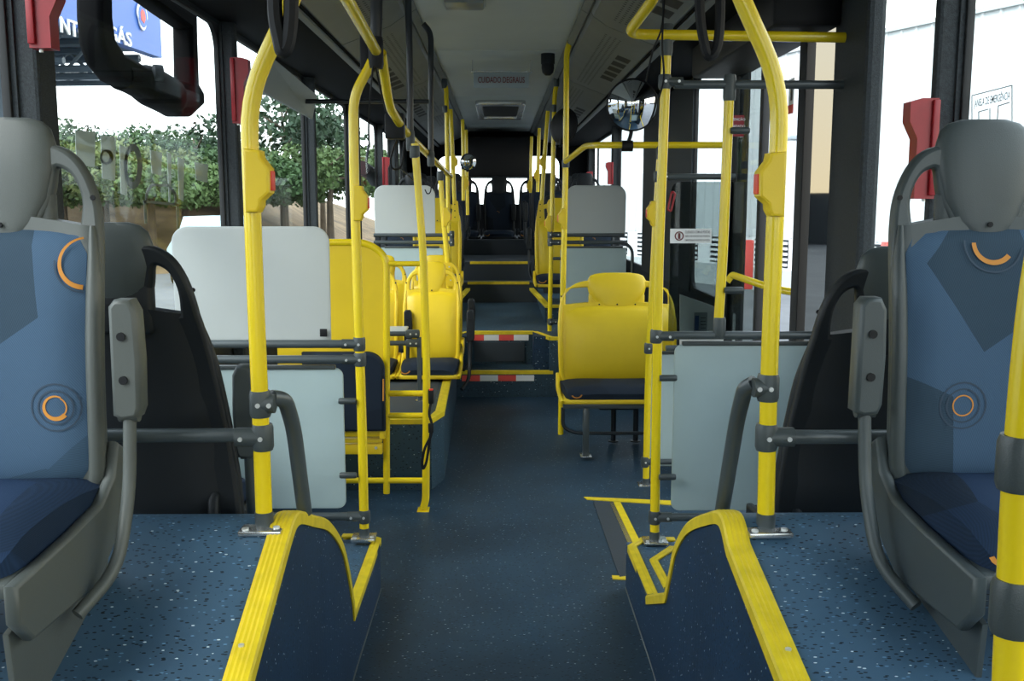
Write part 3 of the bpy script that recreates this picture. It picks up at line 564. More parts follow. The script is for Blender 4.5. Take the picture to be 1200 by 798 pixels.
p = onx(927, 113, 1.36); o = MB().box(p+V((-.003, -.05, -.08)), p+V((0, .03, .08))).build('door_notice', 'white', loc=p, smooth=0); tag(o, 'small white and red notice at the top of the doorway', 'notice'); MB().box(p+V((-.005, -.05, -.08)), p+V((-.003, .03, -.04))).build('red_band', 'tape_red', o, 0)
MB().box(p+V((-.005, -.03, -.02)), p+V((-.003, -.01, .05))).build('dark_symbol', 'text_dark', o, 0)
p = onx(862, 165, 1.3); o = MB().box(at(857, 135, 5.3), at(871, 160, 5.31)).build('door_notice', 'red', smooth=0, loc=at(857, 135, 5.3)); tag(o, 'red notice on the far door leaf behind the short pole', 'notice')
for k in range(2): v, f = text('ATENÇÃO' if k == 0 else 'CUIDADO', .018, FACE(at(864, 140+k*8, 5.29)), .0005); MB().add(v, f).build('lettering', 'white', o, 0)
tag(MB().box((WX-.3, 4.0, 2.3), (WX-.02, 5.65, 2.5), .02).build('door_header', 'black', loc=(1.2, 4.8, 2.4)), 'black mechanism cover above the doorway', 'door mechanism')
tag(MB().tube([at(852, 330, 5.2), at(858, 322, 5.2), at(905, 338, 4.6), at(945, 345, 4.3)], .018, 12, .04).build('door_grab_bar', 'yellow_paint', loc=at(852, 330, 5.2)), 'yellow grab bar across the inside of the door', 'grab bar')
struct('trim_door_post', MB().box((1.35, 3.69, 0), (WX+.04, 4.0, 2.5), .02), 'pillar')
struct('trim_door_post_rear', MB().box((1.34, 5.6, 0), (WX+.03, 5.70, 2.5), .02), 'wall_dark')
# ================================================================== seats
def lean(z): return .10*max(0, z-.45)+.03*math.sin(max(0, min(1, (z-.45)/.6))*PI)*-1
def make_seat(label, cat='seat', shell='grey_plastic', padm='fabric', cush='fabric_seat', wide=1.0, arm=None, armm='grey_plastic', base='panel', flare=.0, orange=False, headm=None, name='passenger_seat', hs=1.0):
    t = thing(name, label, cat)
    def X(x): return x*wide
    # back shell: lofted slab
    rows = [(.40, .185), (.46, .20), (.6, .205), (.8, .205), (.96, .198), (1.0, .19)]
    rings = []; n = 24
    for z, hw in rows:
        fl = flare*max(0, (1.0-z)/.6); hw2 = X(hw)+fl; rg = []
        for k in range(n):
            a = 2*PI*k/n; cx, cy = math.cos(a), math.sin(a); ex = abs(cx)**.5*math.copysign(1, cx); ey = abs(cy)**.6*math.copysign(1, cy)
            rg.append(V((hw2*ex, lean(z)+.045+.028*ey-(.02*abs(ex)**3 if ey < 0 else .03*abs(ex)**3), z+(.03*(1-abs(ex)) if z > .99 else 0))))
        rings.append(rg)
    MB().ring(rings).build('back_shell', shell, t, 60)
    # one moulded frame: shoulders, handle openings, sides
    def fl(x, z): return x+math.copysign(flare*max(0, (1.0-z)/.6), x)
    half = [(-.15, .40), (-.19, .43), (-.203, .52), (-.208, .7), (-.208, .9), (-.203, 1.0), (-.188, 1.075), (-.158, 1.135), (-.115, 1.168), (-.05, 1.175)]
    hq = [p for p in smoothpath([V((x, z, 0)) for x, z in half], 4)]; hl = [(fl(X(p.x), p.y), p.y) for p in hq]
    outer = hl+[(-x, z) for x, z in reversed(hl)]
    hole = [(-.16, 1.0), (-.162, 1.045), (-.155, 1.08), (-.138, 1.11), (-.116, 1.123), (-.106, 1.118), (-.101, 1.08), (-.09, 1.04), (-.076, 1.008), (-.11, .996)]
    def hx(x): return -(X(.208)-(.208-abs(x))-.0) if abs(x) > .13 else x*(1+(wide-1)*.95)
    sm = smoothpath([V((hx(x), z, 0)) for x, z in hole+hole[:1]], 3)[:-1]; h1 = [(p.x, p.y) for p in sm]; h2 = [(-x, z) for x, z in reversed(h1)]
    v, f = plate([outer, h1, h2], .036, frame4((0, 0, 0), (1, 0, 0), (0, 0, 1)), .009)
    MB().add([V((p.x, p.y+lean(p.z)+.034, p.z)) for p in v], f).build('grab_handle_frame', shell, t, 50)
    for s in (-1, 1):
        pts = smoothpath([V((s*(abs(fl(X(x), z))-.012), lean(z)+.016, z)) for x, z in ((-.2, 1.0), (-.208, .9), (-.208, .75), (-.206, .6), (-.2, .48), (-.185, .42))], 5)
        MB().tube(pts, .015, 10, 0, up=(0, 1, 0), flat=1.1, radii=lambda u: .006+.011*min(1, u*4)).build('side_rim', shell, t, 60)
        q = V((s*(X(.208)-.02), lean(1.06)+.0155, 1.06)); MB().cyl(q, q+V((0, -.003, 0)), .006, 8).build('screw', 'black', t)
    # neck filler under headrest
    MB().box((-X(.10), lean(1.0)+.03, .95), (X(.10), lean(1.0)+.07, 1.08), .015).build('neck', shell, t, 60)
    # headrest, egg shaped with flat top
    rings = []
    hr = [(.965, .015), (.98, .045), (1.01, .07), (1.06, .092), (1.12, .104), (1.17, .105), (1.205, .095), (1.22, .078), (1.228, .05)]
    for z, hw in hr:
        dep = .034*(1-abs(z-1.1)/.16)**.5 if abs(z-1.1) < .16 else .004
        rings.append([V(((X(hw) if wide != 1 else hw)*math.copysign(abs(math.cos(a))**.75, math.cos(a)), lean(z)+.03+dep*math.copysign(abs(math.sin(a))**.7, math.sin(a))*1.1, z)) for a in [2*PI*k/24 for k in range(24)]])
    h = MB().ring(rings).build('headrest', headm or shell, t, 70)
    for sx_ in ((-.0,) if wide == 1 else (-.12, 0, .12)):
        q = V((sx_, lean(1.0)+.004, 1.003)); MB().cyl(q, q+V((0, -.004, 0)), .006, 8).build('screw', 'black', h)
    # front pad
    rings = []
    for i in range(15):
        u = i/14; z = .455+.525*u; hw = X(.182)-(.02 if u > .93 else 0)-(.03*(1-min(1, u/.12))**2)
        zc = lambda x: z+(.02*(1-(x/hw)**2) if u > .9 else 0)-(.03*(1-(x/hw)**2) if u < .1 else 0)
        rg = []
        for k in range(13): x = hw*(-1+2*k/12); e = 1-abs(-1+2*k/12)**6; eb = 1-abs(2*u-1)**8; rg.append(V((x, lean(z)+.022-.028*e*eb+.008*(x/hw)**2*0-.012*abs(x/hw)**2, zc(x))))
        for k in range(12, -1, -1): x = hw*(-1+2*k/12); rg.append(V((x, lean(z)+.035, zc(x))))
        rings.append(rg)
    pad = MB().ring(rings).build('backrest_pad', padm, t, 60)
    if orange:
        def arc(cx, cz, r_, a0, a1, w0, w1):
            mb = MB(); vs = []; 
            for k in range(25):
                a = R(a0+(a1-a0)*k/24); ww = w0+(w1-w0)*k/24
                for rr in (r_-ww/2, r_+ww/2):
                    x = cx+rr*math.cos(a); z = cz+rr*math.sin(a); x = max(-.178, min(.178, x)); e = 1-abs(x/X(.182))**6; vs.append(V((x, lean(z)+.022-.028*e-.012*abs(x/X(.182))**2-.0012, z)))
            mb.add(vs, [(2*k, 2*k+1, 2*k+3, 2*k+2) for k in range(24)]); mb.build('printed_ring', 'orange_print', pad, 0)
        for a_ in orange: arc(*a_)
        M_ = [] if len(orange) < 2 else [(orange[0][0], orange[0][1], .062), (orange[1][0], orange[1][1], .05), (orange[1][0], orange[1][1], .036)]
        for cx, cz, r_ in M_:
            for k in (0,):
                n0 = len(pad.children); arc(cx, cz if cz+r_ < .97 else cz-.0, r_, 175 if cz > .8 else 0, 350 if cz > .8 else 360, .0035, .0035); pad.children[-1].data.materials[0] = M['dark_print']
    # cushion
    cw = X(.205); rings = []
    for i in range(13):
        u = i/12; y = .03-.44*u; top = .475+.02*math.sin(u*PI)-.0*u-(.035*((u-.8)/.2)**2 if u > .8 else 0); ed = .02 if 0 < i < 12 else .035
        hw = cw*(1-.06*u)-(.02*((u-.85)/.15)**2 if u > .85 else 0); bot = .395
        rg = [V((hw*(-1+2*k/14), y, top-.028*(abs(-1+2*k/14)**5)-.012*(1-(-1+2*k/14)**2)*(1-u))) for k in range(15)]+[V((hw, y, bot)), V((-hw, y, bot))]; rings.append(rg)
    cu_ = MB().ring(rings).build('seat_cushion', cush, t, 50)
    if cush != 'yellow_plastic':
        q = []
        for k in range(9):
            a = R(200+150*k/8)
            for rr in (.022, .03): q.append(V((-cw*.78+rr*math.cos(a)*1.2, -.412, .44+rr*math.sin(a))))
        MB().add(q, [(2*k, 2*k+1, 2*k+3, 2*k+2) for k in range(8)]).build('printed_ring', 'orange_print', cu_, 0)
    # pan / side cheeks
    for s in (-1, 1):
        ol = [(.075, .52), (.085, .44), (.06, .36), (-.1, .27), (-.38, .28), (-.43, .33), (-.43, .40), (-.2, .415), (-.06, .43), (.01, .47), (.04, .54)] if base == 'panel' else [(.07, .5), (.075, .4), (.0, .375), (-.43, .375), (-.445, .40), (-.2, .41), (-.05, .43), (.02, .5)]
        v, f = plate([ol], .026, frame4((s*(cw+.008), 0, 0), (0, 1, 0), (0, 0, 1)), .008); MB().add(v, f).build('side_cheek', shell, t, 50)
    MB().box((-cw, -.42, .37), (cw, .06, .40), .008).build('seat_pan', shell, t)
    if base == 'panel':
        for s in (-1, 1):
            v, f = plate([[(.04, .40), (.04, .0), (-.37, .0), (-.40, .3)]], .012, frame4((s*(cw-.02), 0, 0), (0, 1, 0), (0, 0, 1)), .003); MB().add(v, f).build('side_support', 'wall_dark' if shell == 'black_shell' else shell, t)
        MB().box((-cw+.02, -.3, -.02), (cw-.02, -.05, .01), .003).build('mounting_plate', 'silver', t)
    elif base == 'pedestal':
        MB().box((-.12, -.3, 0), (.12, .0, .37), .02).build('pedestal', 'wall_dark', t)
    elif base == 'frame':
        x0 = X(.205)
        MB().box((-x0, -.4, .335), (x0, -.36, .37), .004).build('cross_bar', 'grey_tube', t)
        for s in (-1, 1):
            MB().box((s*x0*.62-.02, -.40, 0), (s*x0*.62+.02, -.36, .35), .004).build('leg', 'grey_tube', t); MB().box((s*x0*.62-.035, -.43, 0), (s*x0*.62+.035, -.33, .008), .002).build('foot_plate', 'silver', t)
        for x in (-.02, .13): MB().cyl((x, .0, 0), (x, .0, .36), .018).build('leg', 'black_tube', t); MB().cyl((x, .0, 0), (x, .0, .008), .035).build('foot_plate', 'black_tube', t)
        MB().box((-.14, -.2, .28), (.12, .0, .36), .01).build('under_box', 'wall_dark', t)
        MB().tube([(-x0, -.38, .34), (-x0-.0, -.38, .2), (-x0+.08, -.38, .16), (x0, -.38, .16)], .012, 10, .05).build('stretcher', 'black_tube', t)
    if arm:
        x = arm*(X(.205)+.078)
        v, f = plate([[(-.028, -.115), (-.01, -.125), (.022, -.12), (.03, -.1), (.033, .0), (.03, .1), (.018, .125), (-.014, .125), (-.026, .11)]], .055, FACE((x, -.03, .73)), .009)
        ar = MB().add(v, f).build('armrest', armm, t, 50)
        for dz in (-.04, .05): MB().cyl((x+.0, -.058, .73+dz), (x, -.062, .73+dz), .009, 12).build('bolt_recess', 'black', ar)
        MB().cyl((x-.02, -.035, .615), (x+.02, -.035, .615), .016, 12).build('hinge', armm, ar)
        MB().tube([V((x, -.035, .61)), V((x-.003*arm, -.05, .45)), V((x-.01*arm, -.12, .31)), V((x-.06*arm, -.2, .25))], .0135, 12, .07).build('support_tube', armm, ar)
    return t
NZ = .555
s1 = make_seat('blue patterned front seat with grey headrest and raised armrest, right side', arm=-1, orange=[(.0, .965, .042, 180, 320, .009, .011), (-.065, .62, .022, 0, 360, .003, .003)])
s1.location = (1.055, 2.06, NZ)
s2 = make_seat('blue patterned front seat with grey headrest and raised armrest, left edge', shell='warm_grey_plastic', arm=1, armm='warm_grey_plastic', orange=[(.185, .925, .052, 100, 262, .004, .010), (.122, .625, .024, 60, 320, .003, .010), (.122, .625, .022, -60, 60, .003, .003)])
s2.location = (-1.05, 2.04, NZ)
s3 = make_seat('black backed seat facing the rear on the left wheel box', shell='black_shell', cush='fabric_seat', flare=.085, arm=-1, armm='grey_plastic', headm='grey_plastic')
s3.rotation_euler = (0, 0, PI); s3.location = (-.95, 2.52, .33)
s4 = make_seat('black backed seat facing the rear on the right wheel box', shell='black_shell', cush='fabric_seat', flare=.085, headm='grey_plastic')
s4.rotation_euler = (0, 0, PI); s4.location = (1.0, 2.55, .27)
# yellow seats
sy = make_seat('wide yellow seat with dark cushion standing on the right of the aisle', shell='yellow_plastic', padm='yellow_plastic', cush='fabric_dark', wide=1.88, base='frame', headm='yellow_plastic')
sy.location = (.785, 6.45, .02); sy.scale = (1, 1, .92)
for ch in sy.children:
    if ch.name.split('.')[0] in ('leg', 'foot_plate'): pass
yp = make_seat('yellow platform seat with dark cushion, aisle side of the front row', shell='yellow_plastic', padm='yellow_plastic', cush='fabric_dark', base='low', arm=1, armm='black_shell', headm='yellow_plastic'); yp.location = (-.485, 6.98, .09); yp.scale = (.98, .95, .9)
for lab, loc in (('yellow platform seat by the window in the front row, mostly hidden', (-.93, 6.98, .09)), ('yellow platform seat on the aisle in the second row', (-.50, 7.72, .10)), ('yellow platform seat by the window in the second row', (-.93, 7.72, .10))):
    c = copy_tree(yp); c.location = loc; c['label'] = lab
for x, sx_, l in ((.60, 1, 'right'), (-.62, 1, 'left')):
    c = copy_tree(yp); c.location = (x, 9.85, .44); c['label'] = 'yellow seat with dark cushion behind the far partition, %s of the rear aisle' % l; c.scale = (1.15, .95, 1.0)
    for ch in list(c.children):
        if ch.name.startswith('armrest'):
            for g in list(ch.children): bpy.data.objects.remove(g)
            bpy.data.objects.remove(ch)
# dark blue rear seats
rs = make_seat('dark blue middle seat of the rear bench, below the rear window', shell='black_shell', padm='fabric_dark', cush='fabric_dark', base='pedestal', arm=-1, armm='black_shell', orange=[(-.02, .72, .02, -10, 120, .003, .003)])
rs.location = (.0, 13.75, .74+.03); rs.scale = (1.03, 1, 1)
for x, l in ((-.98, 'window seat at the left end'), (-.49, 'second seat from the left'), (.49, 'second seat from the right'), (.98, 'window seat at the right end')):
    c = copy_tree(rs); c.location = (x, 13.75, .77); c['label'] = 'dark blue %s of the rear bench' % l; c['group'] = 'rear bench seats'
rs['group'] = 'rear bench seats'
for row, (y, z) in enumerate(((10.8, .62), (12.1, .90), (12.9, .92))):
    for s, l in ((-1, 'left'), (1, 'right')):
        for q, (x, wn_) in enumerate(((.60, 'aisle'), (1.05, 'window'))):
            c = copy_tree(rs); c.location = (s*x, y, z-.08); c['label'] = 'dark %s seat of the %s double seat, %s of the rear aisle' % (wn_, ('first', 'second', 'third')[row], l); c['group'] = 'rear double seats'; c.scale = (s*-1 if s > 0 else 1, 1, .97)
            c.scale = (.98, 1, .95)
# grey bracket and post before platform seats
br = thing('seat_guard', 'dark grey guard with two short rails and a post before the platform seats', 'guard', onz(491, 452, PZ))
for y in (391, 402): a = at(487, y, 5.95); MB().cyl(a, V((a.x-.35, a.y, a.z)), .015).build('rail', 'grey_tube', br); o = MB().box(a+V((-.06, -.022, -.024)), a+V((.025, .022, .024)), .01).build('clamp', 'grey_plastic', br); screws(o, [a+V((-.03, -.022, 0)), a+V((.005, -.022, 0))], .006)
a = at(491, 395, 5.95); MB().cyl(a, (a.x, a.y, PZ), .014).build('post', 'grey_tube', br); MB().cyl((a.x, a.y, PZ), (a.x, a.y, PZ+.008), .03).build('foot_plate', 'silver', br)
a = at(450, 388, 6.2); b = at(480, 380, 6.2); o = MB().box((a.x-.2, 6.0, a.z-.0), (b.x-.02, 6.35, a.z+.014), .005).build('small_table', 'panel_grey', loc=a); MB().cyl((a.x-.1, 6.18, PZ), (a.x-.1, 6.18, a.z), .015).build('shelf_leg', 'grey_tube', o); tag(o, 'small pale grey shelf behind the folding seat', 'shelf')
# ================================================================== folding companion seat
FY = 5.08
fs_ = thing('folding_seat', 'yellow framed folding seat with dark blue cushion tipped up, left of the aisle', 'folding seat', at(430, 575, FY))
A = lambda x, y, dy=0: at(x, y, FY)+V((0, dy, 0))
MB().tube([A(340, 284), A(430, 284), A(453, 300), A(453, 578)], .018, 14, .11).build('frame_tube', 'yellow_paint', fs_)
a = A(330, 560); b = A(449, 287)
v, f = plate([rrect(a.x, A(400, 500).z, b.x, b.z, .09, 8, (0, 0, 1, 0))], .016, FACE((0, FY+.005, 0)), .004); MB().add(v, f).build('back_panel', 'yellow_plastic', fs_, 30)
MB().tube([A(400, 563), A(497, 563)], .016, 12, 0).build('floor_tube', 'yellow_paint', fs_)
for y in (309, 461, 487): MB().tube([A(455, y), A(497, y)], .016 if y > 400 else .014, 12, 0).build('cross_tube', 'yellow_paint', fs_)
a = A(360, 501); b = A(452, 410); v, f = plate([rrect(a.x, a.z, b.x, b.z, .09, 10, (0, 0, 1, 0))], .07, FACE((0, FY-.07, 0)), .015); cu2 = MB().add(v, f).build('tipped_seat', 'fabric_dark', fs_, 50)
MB().tube([A(452, 440, -.108), A(452, 465, -.108)], .004, 6, 0).build('orange_tab', 'orange_print', cu2)
for y0, y1, dy in ((499, 508, -.06), (511, 516, -.04), (518, 530, -.03)): a = A(360, y1); b = A(449, y0); MB().box((a.x, FY+dy-.02, a.z), (b.x, FY+dy+.02, b.z), .004).build('hinge_bar', 'yellow_plastic', fs_)
MB().box(A(447, 510, -.09), A(453, 497, -.03), .004).build('hinge_block', 'yellow_plastic', fs_); screws(fs_, [A(442, 522, -.05)], .008)
bk = thing('seatbelt_buckle', 'black seatbelt buckle with red button hanging from the yellow pole', 'seatbelt', at(504, 462, 4.98))
MB().box(at(502, 473, 4.99)-V((0, .012, 0)), at(508, 456, 4.99)+V((0, .012, 0)), .005).build('buckle_body', 'black', bk); MB().box(at(503, 457.5, 4.985)-V((0, .008, 0)), at(507.5, 455.5, 4.985)+V((0, .008, 0)), .001).build('red_button', 'red_button', bk)
MB().tube(smoothpath([at(505, 472, 4.99), at(503, 485, 4.98), at(506, 497, 4.98), at(505, 510, 4.98), at(498, 525, 4.97), at(495, 540, 4.97), at(496, 549, 4.97), at(500, 540, 4.97), at(503, 520, 4.97), at(505, 505, 4.97)], 6), .008, 6, 0, flat=.3).build('webbing', 'black', bk)
MB().box(at(502, 507, 4.98)-V((0, .012, 0)), at(508, 496, 4.98)+V((0, .012, 0)), .004).build('adjuster', 'black', bk)
# ================================================================== mirrors
def convex_mirror(c, r, tilt, label, arm_to, face=True):
    t = thing('convex_mirror', label, 'mirror', c); nrm = V(tilt).normalized(); u = V((1, 0, 0)); u = (u-nrm*u.dot(nrm)).normalized(); w_ = nrm.cross(u)
    def ringp(rr, h, n=32): return [c+(u*math.cos(2*PI*k/n)+w_*math.sin(2*PI*k/n))*rr+nrm*h for k in range(n)]
    MB().ring([ringp(r*q, .045*r/.14*(1-q*q)+.004) for q in (.94, .85, .7, .5, .3, .12, .01)]).build('mirror_face', 'mirror_glass', t, 80)
    MB().tube(ringp(r*.95, 0), .009, 10, 0, closed=True).build('rubber_rim', 'black', t)
    MB().ring([ringp(r*q, -h) for q, h in ((.97, 0), (.9, .025), (.6, .045), (.05, .05))]).build('back_shell', 'black', t, 60)
    MB().tube([c-nrm*.04+V((0, 0, -r*.5)), c-nrm*.04+V((0, 0, -r*1.1)), V(arm_to)], .011, 10, .02).build('arm', 'black', t)
    MB().cyl(V(arm_to)+V((-.03, 0, 0)), V(arm_to)+V((.03, 0, 0)), .03).build('arm_clamp', 'black', t); return t
convex_mirror(at(741, 123, 5.45), .14, (-.05, -1, -.12), 'round convex mirror with black rim over the yellow rail by the door', at(735, 171, 5.5))
m2 = convex_mirror(at(661, 148, 8.3), .15, (.75, .7, -.1), 'black back of a round mirror high on the right, behind the tall pole', at(650, 146, 8.48))
convex_mirror(at(549, 190, 10.2), .085, (.3, -1, -.1), 'small round mirror far back on the left pole', at(544, 195, 10.5))
# ================================================================== emergency window releases
def hammer(px, y0, y1, s, Ywall, label, sc=1):
    X = s*(WX-.07); Yp = Ywall; top = onx(px, y0, X); bot = onx(px, y1, X); z1 = H+(top.z-H)*Yp/top.y; z0 = H+(bot.z-H)*Yp/bot.y
    t = thing('window_release', label, 'emergency release', (X, Yp, (z0+z1)/2)); x1 = X-s*.06; w_ = .028; zk = z1-(z1-z0)*.33
    pr = [(X, z0), (x1, z0), (x1, zk-.02), (X-s*.085, zk+.03), (X-s*.085, z1-.01), (x1+s*.01, z1), (X, z1)]
    MB().ring([[V((x, Yp-w_, z)) for x, z in pr], [V((x, Yp+w_, z)) for x, z in pr]]).build('red_handle', 'red', t, 30)
    MB().box((X, Yp-w_-.012, z0+.01), (X-s*.02, Yp-w_, z1-.005), .003).build('red_guard', 'red', t)
    MB().cyl((X-s*.02, Yp, z0), (X-s*.02, Yp, z0-.008), .006, 8).build('seal_screw', 'screw', t); return t
hammer(62, -10, 58, -1, 2.87, 'red emergency window release at the top left corner of the picture')
hammer(275, 68, 145, -1, 4.972, 'red emergency window release on the left pillar beside the bent pole')
hammer(448, 184, 217, -1, 11.21, 'small far red emergency window release above the left grey panel')
hammer(1085, 116, 233, 1, 3.0, 'red emergency window release on the right pillar beside the headrest')
hammer(715, 190, 216, 1, 11.43, 'far red emergency window release on the right, nearest of three'); hammer(697, 201, 218, 1, 13.95, 'far red emergency window release on the right, middle one of three')
# ================================================================== ceiling things
lt = thing('ceiling_lamp', 'flat grey ceiling lamp, switched off', 'lamp', at(543, 14, 5.3)); a = at(521, 14, 5.45); b = at(567, 14, 5.45)
MB().box((a.x, 5.35, CZ-.03), (b.x, 5.56, CZ+.005), .012).build('lens', 'lens', lt); MB().box((a.x-.01, 5.33, CZ-.01), (b.x+.01, 5.58, CZ+.004), .004).build('lamp_frame', 'ceiling', lt)
sg = thing('hanging_sign', 'grey ceiling sign warning of steps, reading CUIDADO DEGRAUS', 'sign', at(587, 92, 7.5)); a = at(555, 103, 7.6); b = at(620, 84, 7.6)
MB().box((a.x, 7.6, a.z), (b.x, 7.61, b.z), .002).build('sign_plate', 'sign_grey', sg); MB().cyl((a.x-.02, 7.6, b.z), (b.x+.02, 7.6, b.z), .006).build('hanger_rod', 'silver', sg)
v, f = text('CUIDADO DEGRAUS', 1, Matrix.Identity(4)); wd = max(q.x for q in v)-min(q.x for q in v); k = (b.x-a.x)*.84/wd; zc = (a.z+b.z)/2-.003
MB().add([V(((a.x+b.x)/2+q.x*k, 7.597-q.z, zc+q.y*.062)) for q in v], f).build('lettering', 'text_red', sg, 0)
for x in (a.x-.01, b.x+.01): MB().cyl((x, 7.6, b.z), (x, 7.6, CZ), .003).build('hanger', 'silver', sg)
p = at(642, 80, 7.3); dm = thing('dome_camera', 'dark dome camera on the ceiling right of the hanging sign', 'camera', p); MB().ring([[p+V((math.cos(2*PI*k/16)*r_, math.sin(2*PI*k/16)*r_, z)) for k in range(16)] for r_, z in ((.045, .05), (.046, 0), (.04, -.03), (.02, -.05), (.004, -.052))]).build('dome', 'black', dm)
MB().cyl(p+V((0, 0, .03)), (p.x, p.y, CZ), .05).build('mount_ring', 'wall_dark', dm)
hx = thing('roof_hatch', 'roof hatch opening with dark centre and pale frame', 'hatch', at(585, 138, 10.5)); a = at(557, 140, 10.5); b = at(616, 140, 10.5)
v, f = plate([rrect(a.x, 10.45, b.x, 12.3, .05), rrect(a.x+.07, 10.6, b.x-.07, 12.15, .04)], .05, frame4((0, 0, CZ-.025), (1, 0, 0), (0, 1, 0)), .01); MB().add(v, f).build('hatch_frame', 'silver', hx)
MB().box((a.x+.07, 10.6, CZ-.012), (b.x-.07, 12.15, CZ-.004)).build('hatch_lid', 'black', hx, 0)
# straps
def strap(x0, x1, y1, Y, label):
    P = smoothpath([at(x0, -60, Y), at(x0-2, 10, Y), at(x0+4, y1-12, Y), at((x0+x1)/2, y1, Y), at(x1-2, y1-14, Y), at(x1+1, 10, Y), at(x1, -60, Y)], 6); o = MB().tube(P, .016, 8, 0, up=(0, 1, 0), flat=1, radii=None).build('hanging_strap', 'black', loc=P[0])
    tag(o, label, 'strap')
strap(324, 340, 60, 2.15, 'black hanging strap beside the bent top of the nearest left pole'); strap(822, 843, 66, 3.2, 'black hanging strap beside the bent top of the nearest right pole')
# cables
def cable(pts, label, r=.004): P = smoothpath([at(*p) for p in pts], 6); tag(MB().tube(P, r, 6, 0).build('cable', 'black', loc=P[0]), label, 'cable')
cable([(777, -10, 3.85), (776, 30, 3.85), (765, 60, 3.85), (757, 95, 3.9)], 'black cable hanging left of the door pole top'); cable([(779, -10, 3.85), (776, 50, 3.8), (778, 90, 3.8), (772, 115, 3.85)], 'second black cable looping in front of the door pole top')
cable([(437, 78, 3.9), (434, 110, 3.9), (432, 150, 4.0), (433, 170, 4.0)], 'black cable hanging from the left rail junction'); cable([(440, 78, 3.9), (446, 105, 4.0), (452, 130, 4.2)], 'black cable from the junction to the dipping rail')
cable([(466, 160, 4.8), (458, 185, 4.9), (460, 197, 4.9), (470, 195, 5.0), (474, 165, 5.0)], 'looped black cable under the left overhead rail', .005)
cable([(505, 195, 6.0), (505, 222, 6.0), (501, 227, 6.0), (498, 222, 6.0)], 'black cable hook hanging in front of the far left panel')
cable([(468, 196, 5.0), (478, 205, 5.4), (485, 212, 5.6)], 'dangling cable end behind the seatbelt pole')
for (x, y, Y, l, d) in ((463, 148, 4.75, 'black junction box under the dipping rail', (.045, .04, .06)), (432, 62, 3.99, 'black junction box at the left rail junction', (.03, .04, .07))):
    p = at(x, y, Y); tag(MB().box(p-V(d), p+V(d), .008).build('junction_box', 'black', loc=p), l, 'box')
# visor flap on left
q = [onx(307, 70, -1.22), onx(371, 112, -1.22), onx(366, 139, -1.24), onx(302, 105, -1.24)]
q = [at(308, 58, 4.9), at(372, 112, 6.3), at(366, 139, 6.25), at(303, 105, 4.85)]
tag(MB().add(q+[p+V((-.015, 0, 0)) for p in q], [(0, 1, 2, 3), (7, 6, 5, 4), (0, 4, 5, 1), (1, 5, 6, 2), (2, 6, 7, 3), (3, 7, 4, 0)]).build('grey_flap', 'sign_grey', smooth=0, loc=q[0]), 'grey flap hanging under the fascia above the left windows', 'flap')
# ================================================================== window lettering
def film(side, pts, name, m, label, par=None):
    X = side*(WX+.028); P = [onx(x, y, X) for x, y in pts]; n = len(P); o = MB().add(P+[p+V((side*.001, 0, 0)) for p in P], [tuple(range(n))]+[(i, (i+1) % n, n+(i+1) % n, n+i) for i in range(n)]).build(name, m, par, 0, loc=P[0] if par is None else None); return o
fl_ = thing('window_film', 'pale and dark lettering film strips on the large left window', 'film', onx(180, 190, -WX-.03))
for x0, x1, y0, y1 in ((88, 112, 152, 196), (118, 136, 158, 212), (140, 150, 170, 230), (176, 190, 176, 206), (196, 201, 178, 240), (208, 216, 184, 236), (228, 244, 190, 214), (190, 246, 203, 206)): film(-1, [(x0, y0), (x1, y0+3), (x1-1, y1), (x0+2, y1-3)], 'pale_strip', 'lettering_film', '', fl_)
for c, rx, ry in (((156, 195), 11, 27), ((125, 184), 8, 9)):
    X = -(WX+.028); P = [onx(c[0]+rx*math.cos(2*PI*k/20), c[1]+ry*math.sin(2*PI*k/20), X) for k in range(20)]; P2 = [onx(c[0]-1+rx*.55*math.cos(2*PI*k/20), c[1]+ry*.68*math.sin(2*PI*k/20), X) for k in range(20)]
    MB().add(P+P2, [(k, (k+1) % 20, 20+(k+1) % 20, 20+k) for k in range(20)]).build('dark_ring', 'film_dark', fl_, 0)
def bar2(a, b, w_, nm='dark_outline'):
    d = V((b[0]-a[0], b[1]-a[1], 0)).normalized(); n_ = V((-d.y, d.x, 0))*w_/2; film(-1, [(a[0]+n_.x, a[1]+n_.y), (b[0]+n_.x, b[1]+n_.y), (b[0]-n_.x, b[1]-n_.y), (a[0]-n_.x, a[1]-n_.y)], nm, 'film_dark', '', fl_)
for a, b in (((168, 236), (210, 240)), ((170, 236), (171, 262)), ((208, 240), (209, 268)), ((172, 226), (178, 217)), ((178, 217), (198, 217)), ((198, 217), (206, 228)), ((172, 226), (172, 236)), ((206, 228), (206, 240))): bar2(a, b, 3)
et = thing('emergency_sticker', 'grey printed JANELA DE EMERGÊNCIA notice on the right window', 'sticker', onx(1160, 120, WX))
def yz_text(s_, x0, y0, x1, y1, side, X, m, par, hz):     # text in the wall plane, between two pixel anchors
    a = onx(x0, y0, X); b = onx(x1, y1, X); v, f = text(s_, 1, Matrix.Identity(4), .0003, 'LEFT'); wd = max(q.x for q in v); d = (b-a)
    MB().add([a+d*(q.x/wd)+V((-side*.001, 0, q.y*hz)) for q in v], f).build('lettering', m, par, 0)
yz_text('JANELA DE EMERGÊNCIA', 1142, 122, 1184, 112, 1, WX+.03, 'text_grey', et, .03)
for a, b in (((1139, 112), (1186, 100)), ((1139, 112), (1139, 150)), ((1186, 100), (1186, 150)), ((1147, 131), (1158, 128)), ((1147, 131), (1147, 150)), ((1160, 127), (1160, 150)), ((1170, 124), (1183, 120)), ((1170, 124), (1168, 150))):
    P = [onx(*a, WX+.03), onx(*b, WX+.03)]; MB().tube(P, .0015, 4, 0).build('outline', 'text_grey', et)
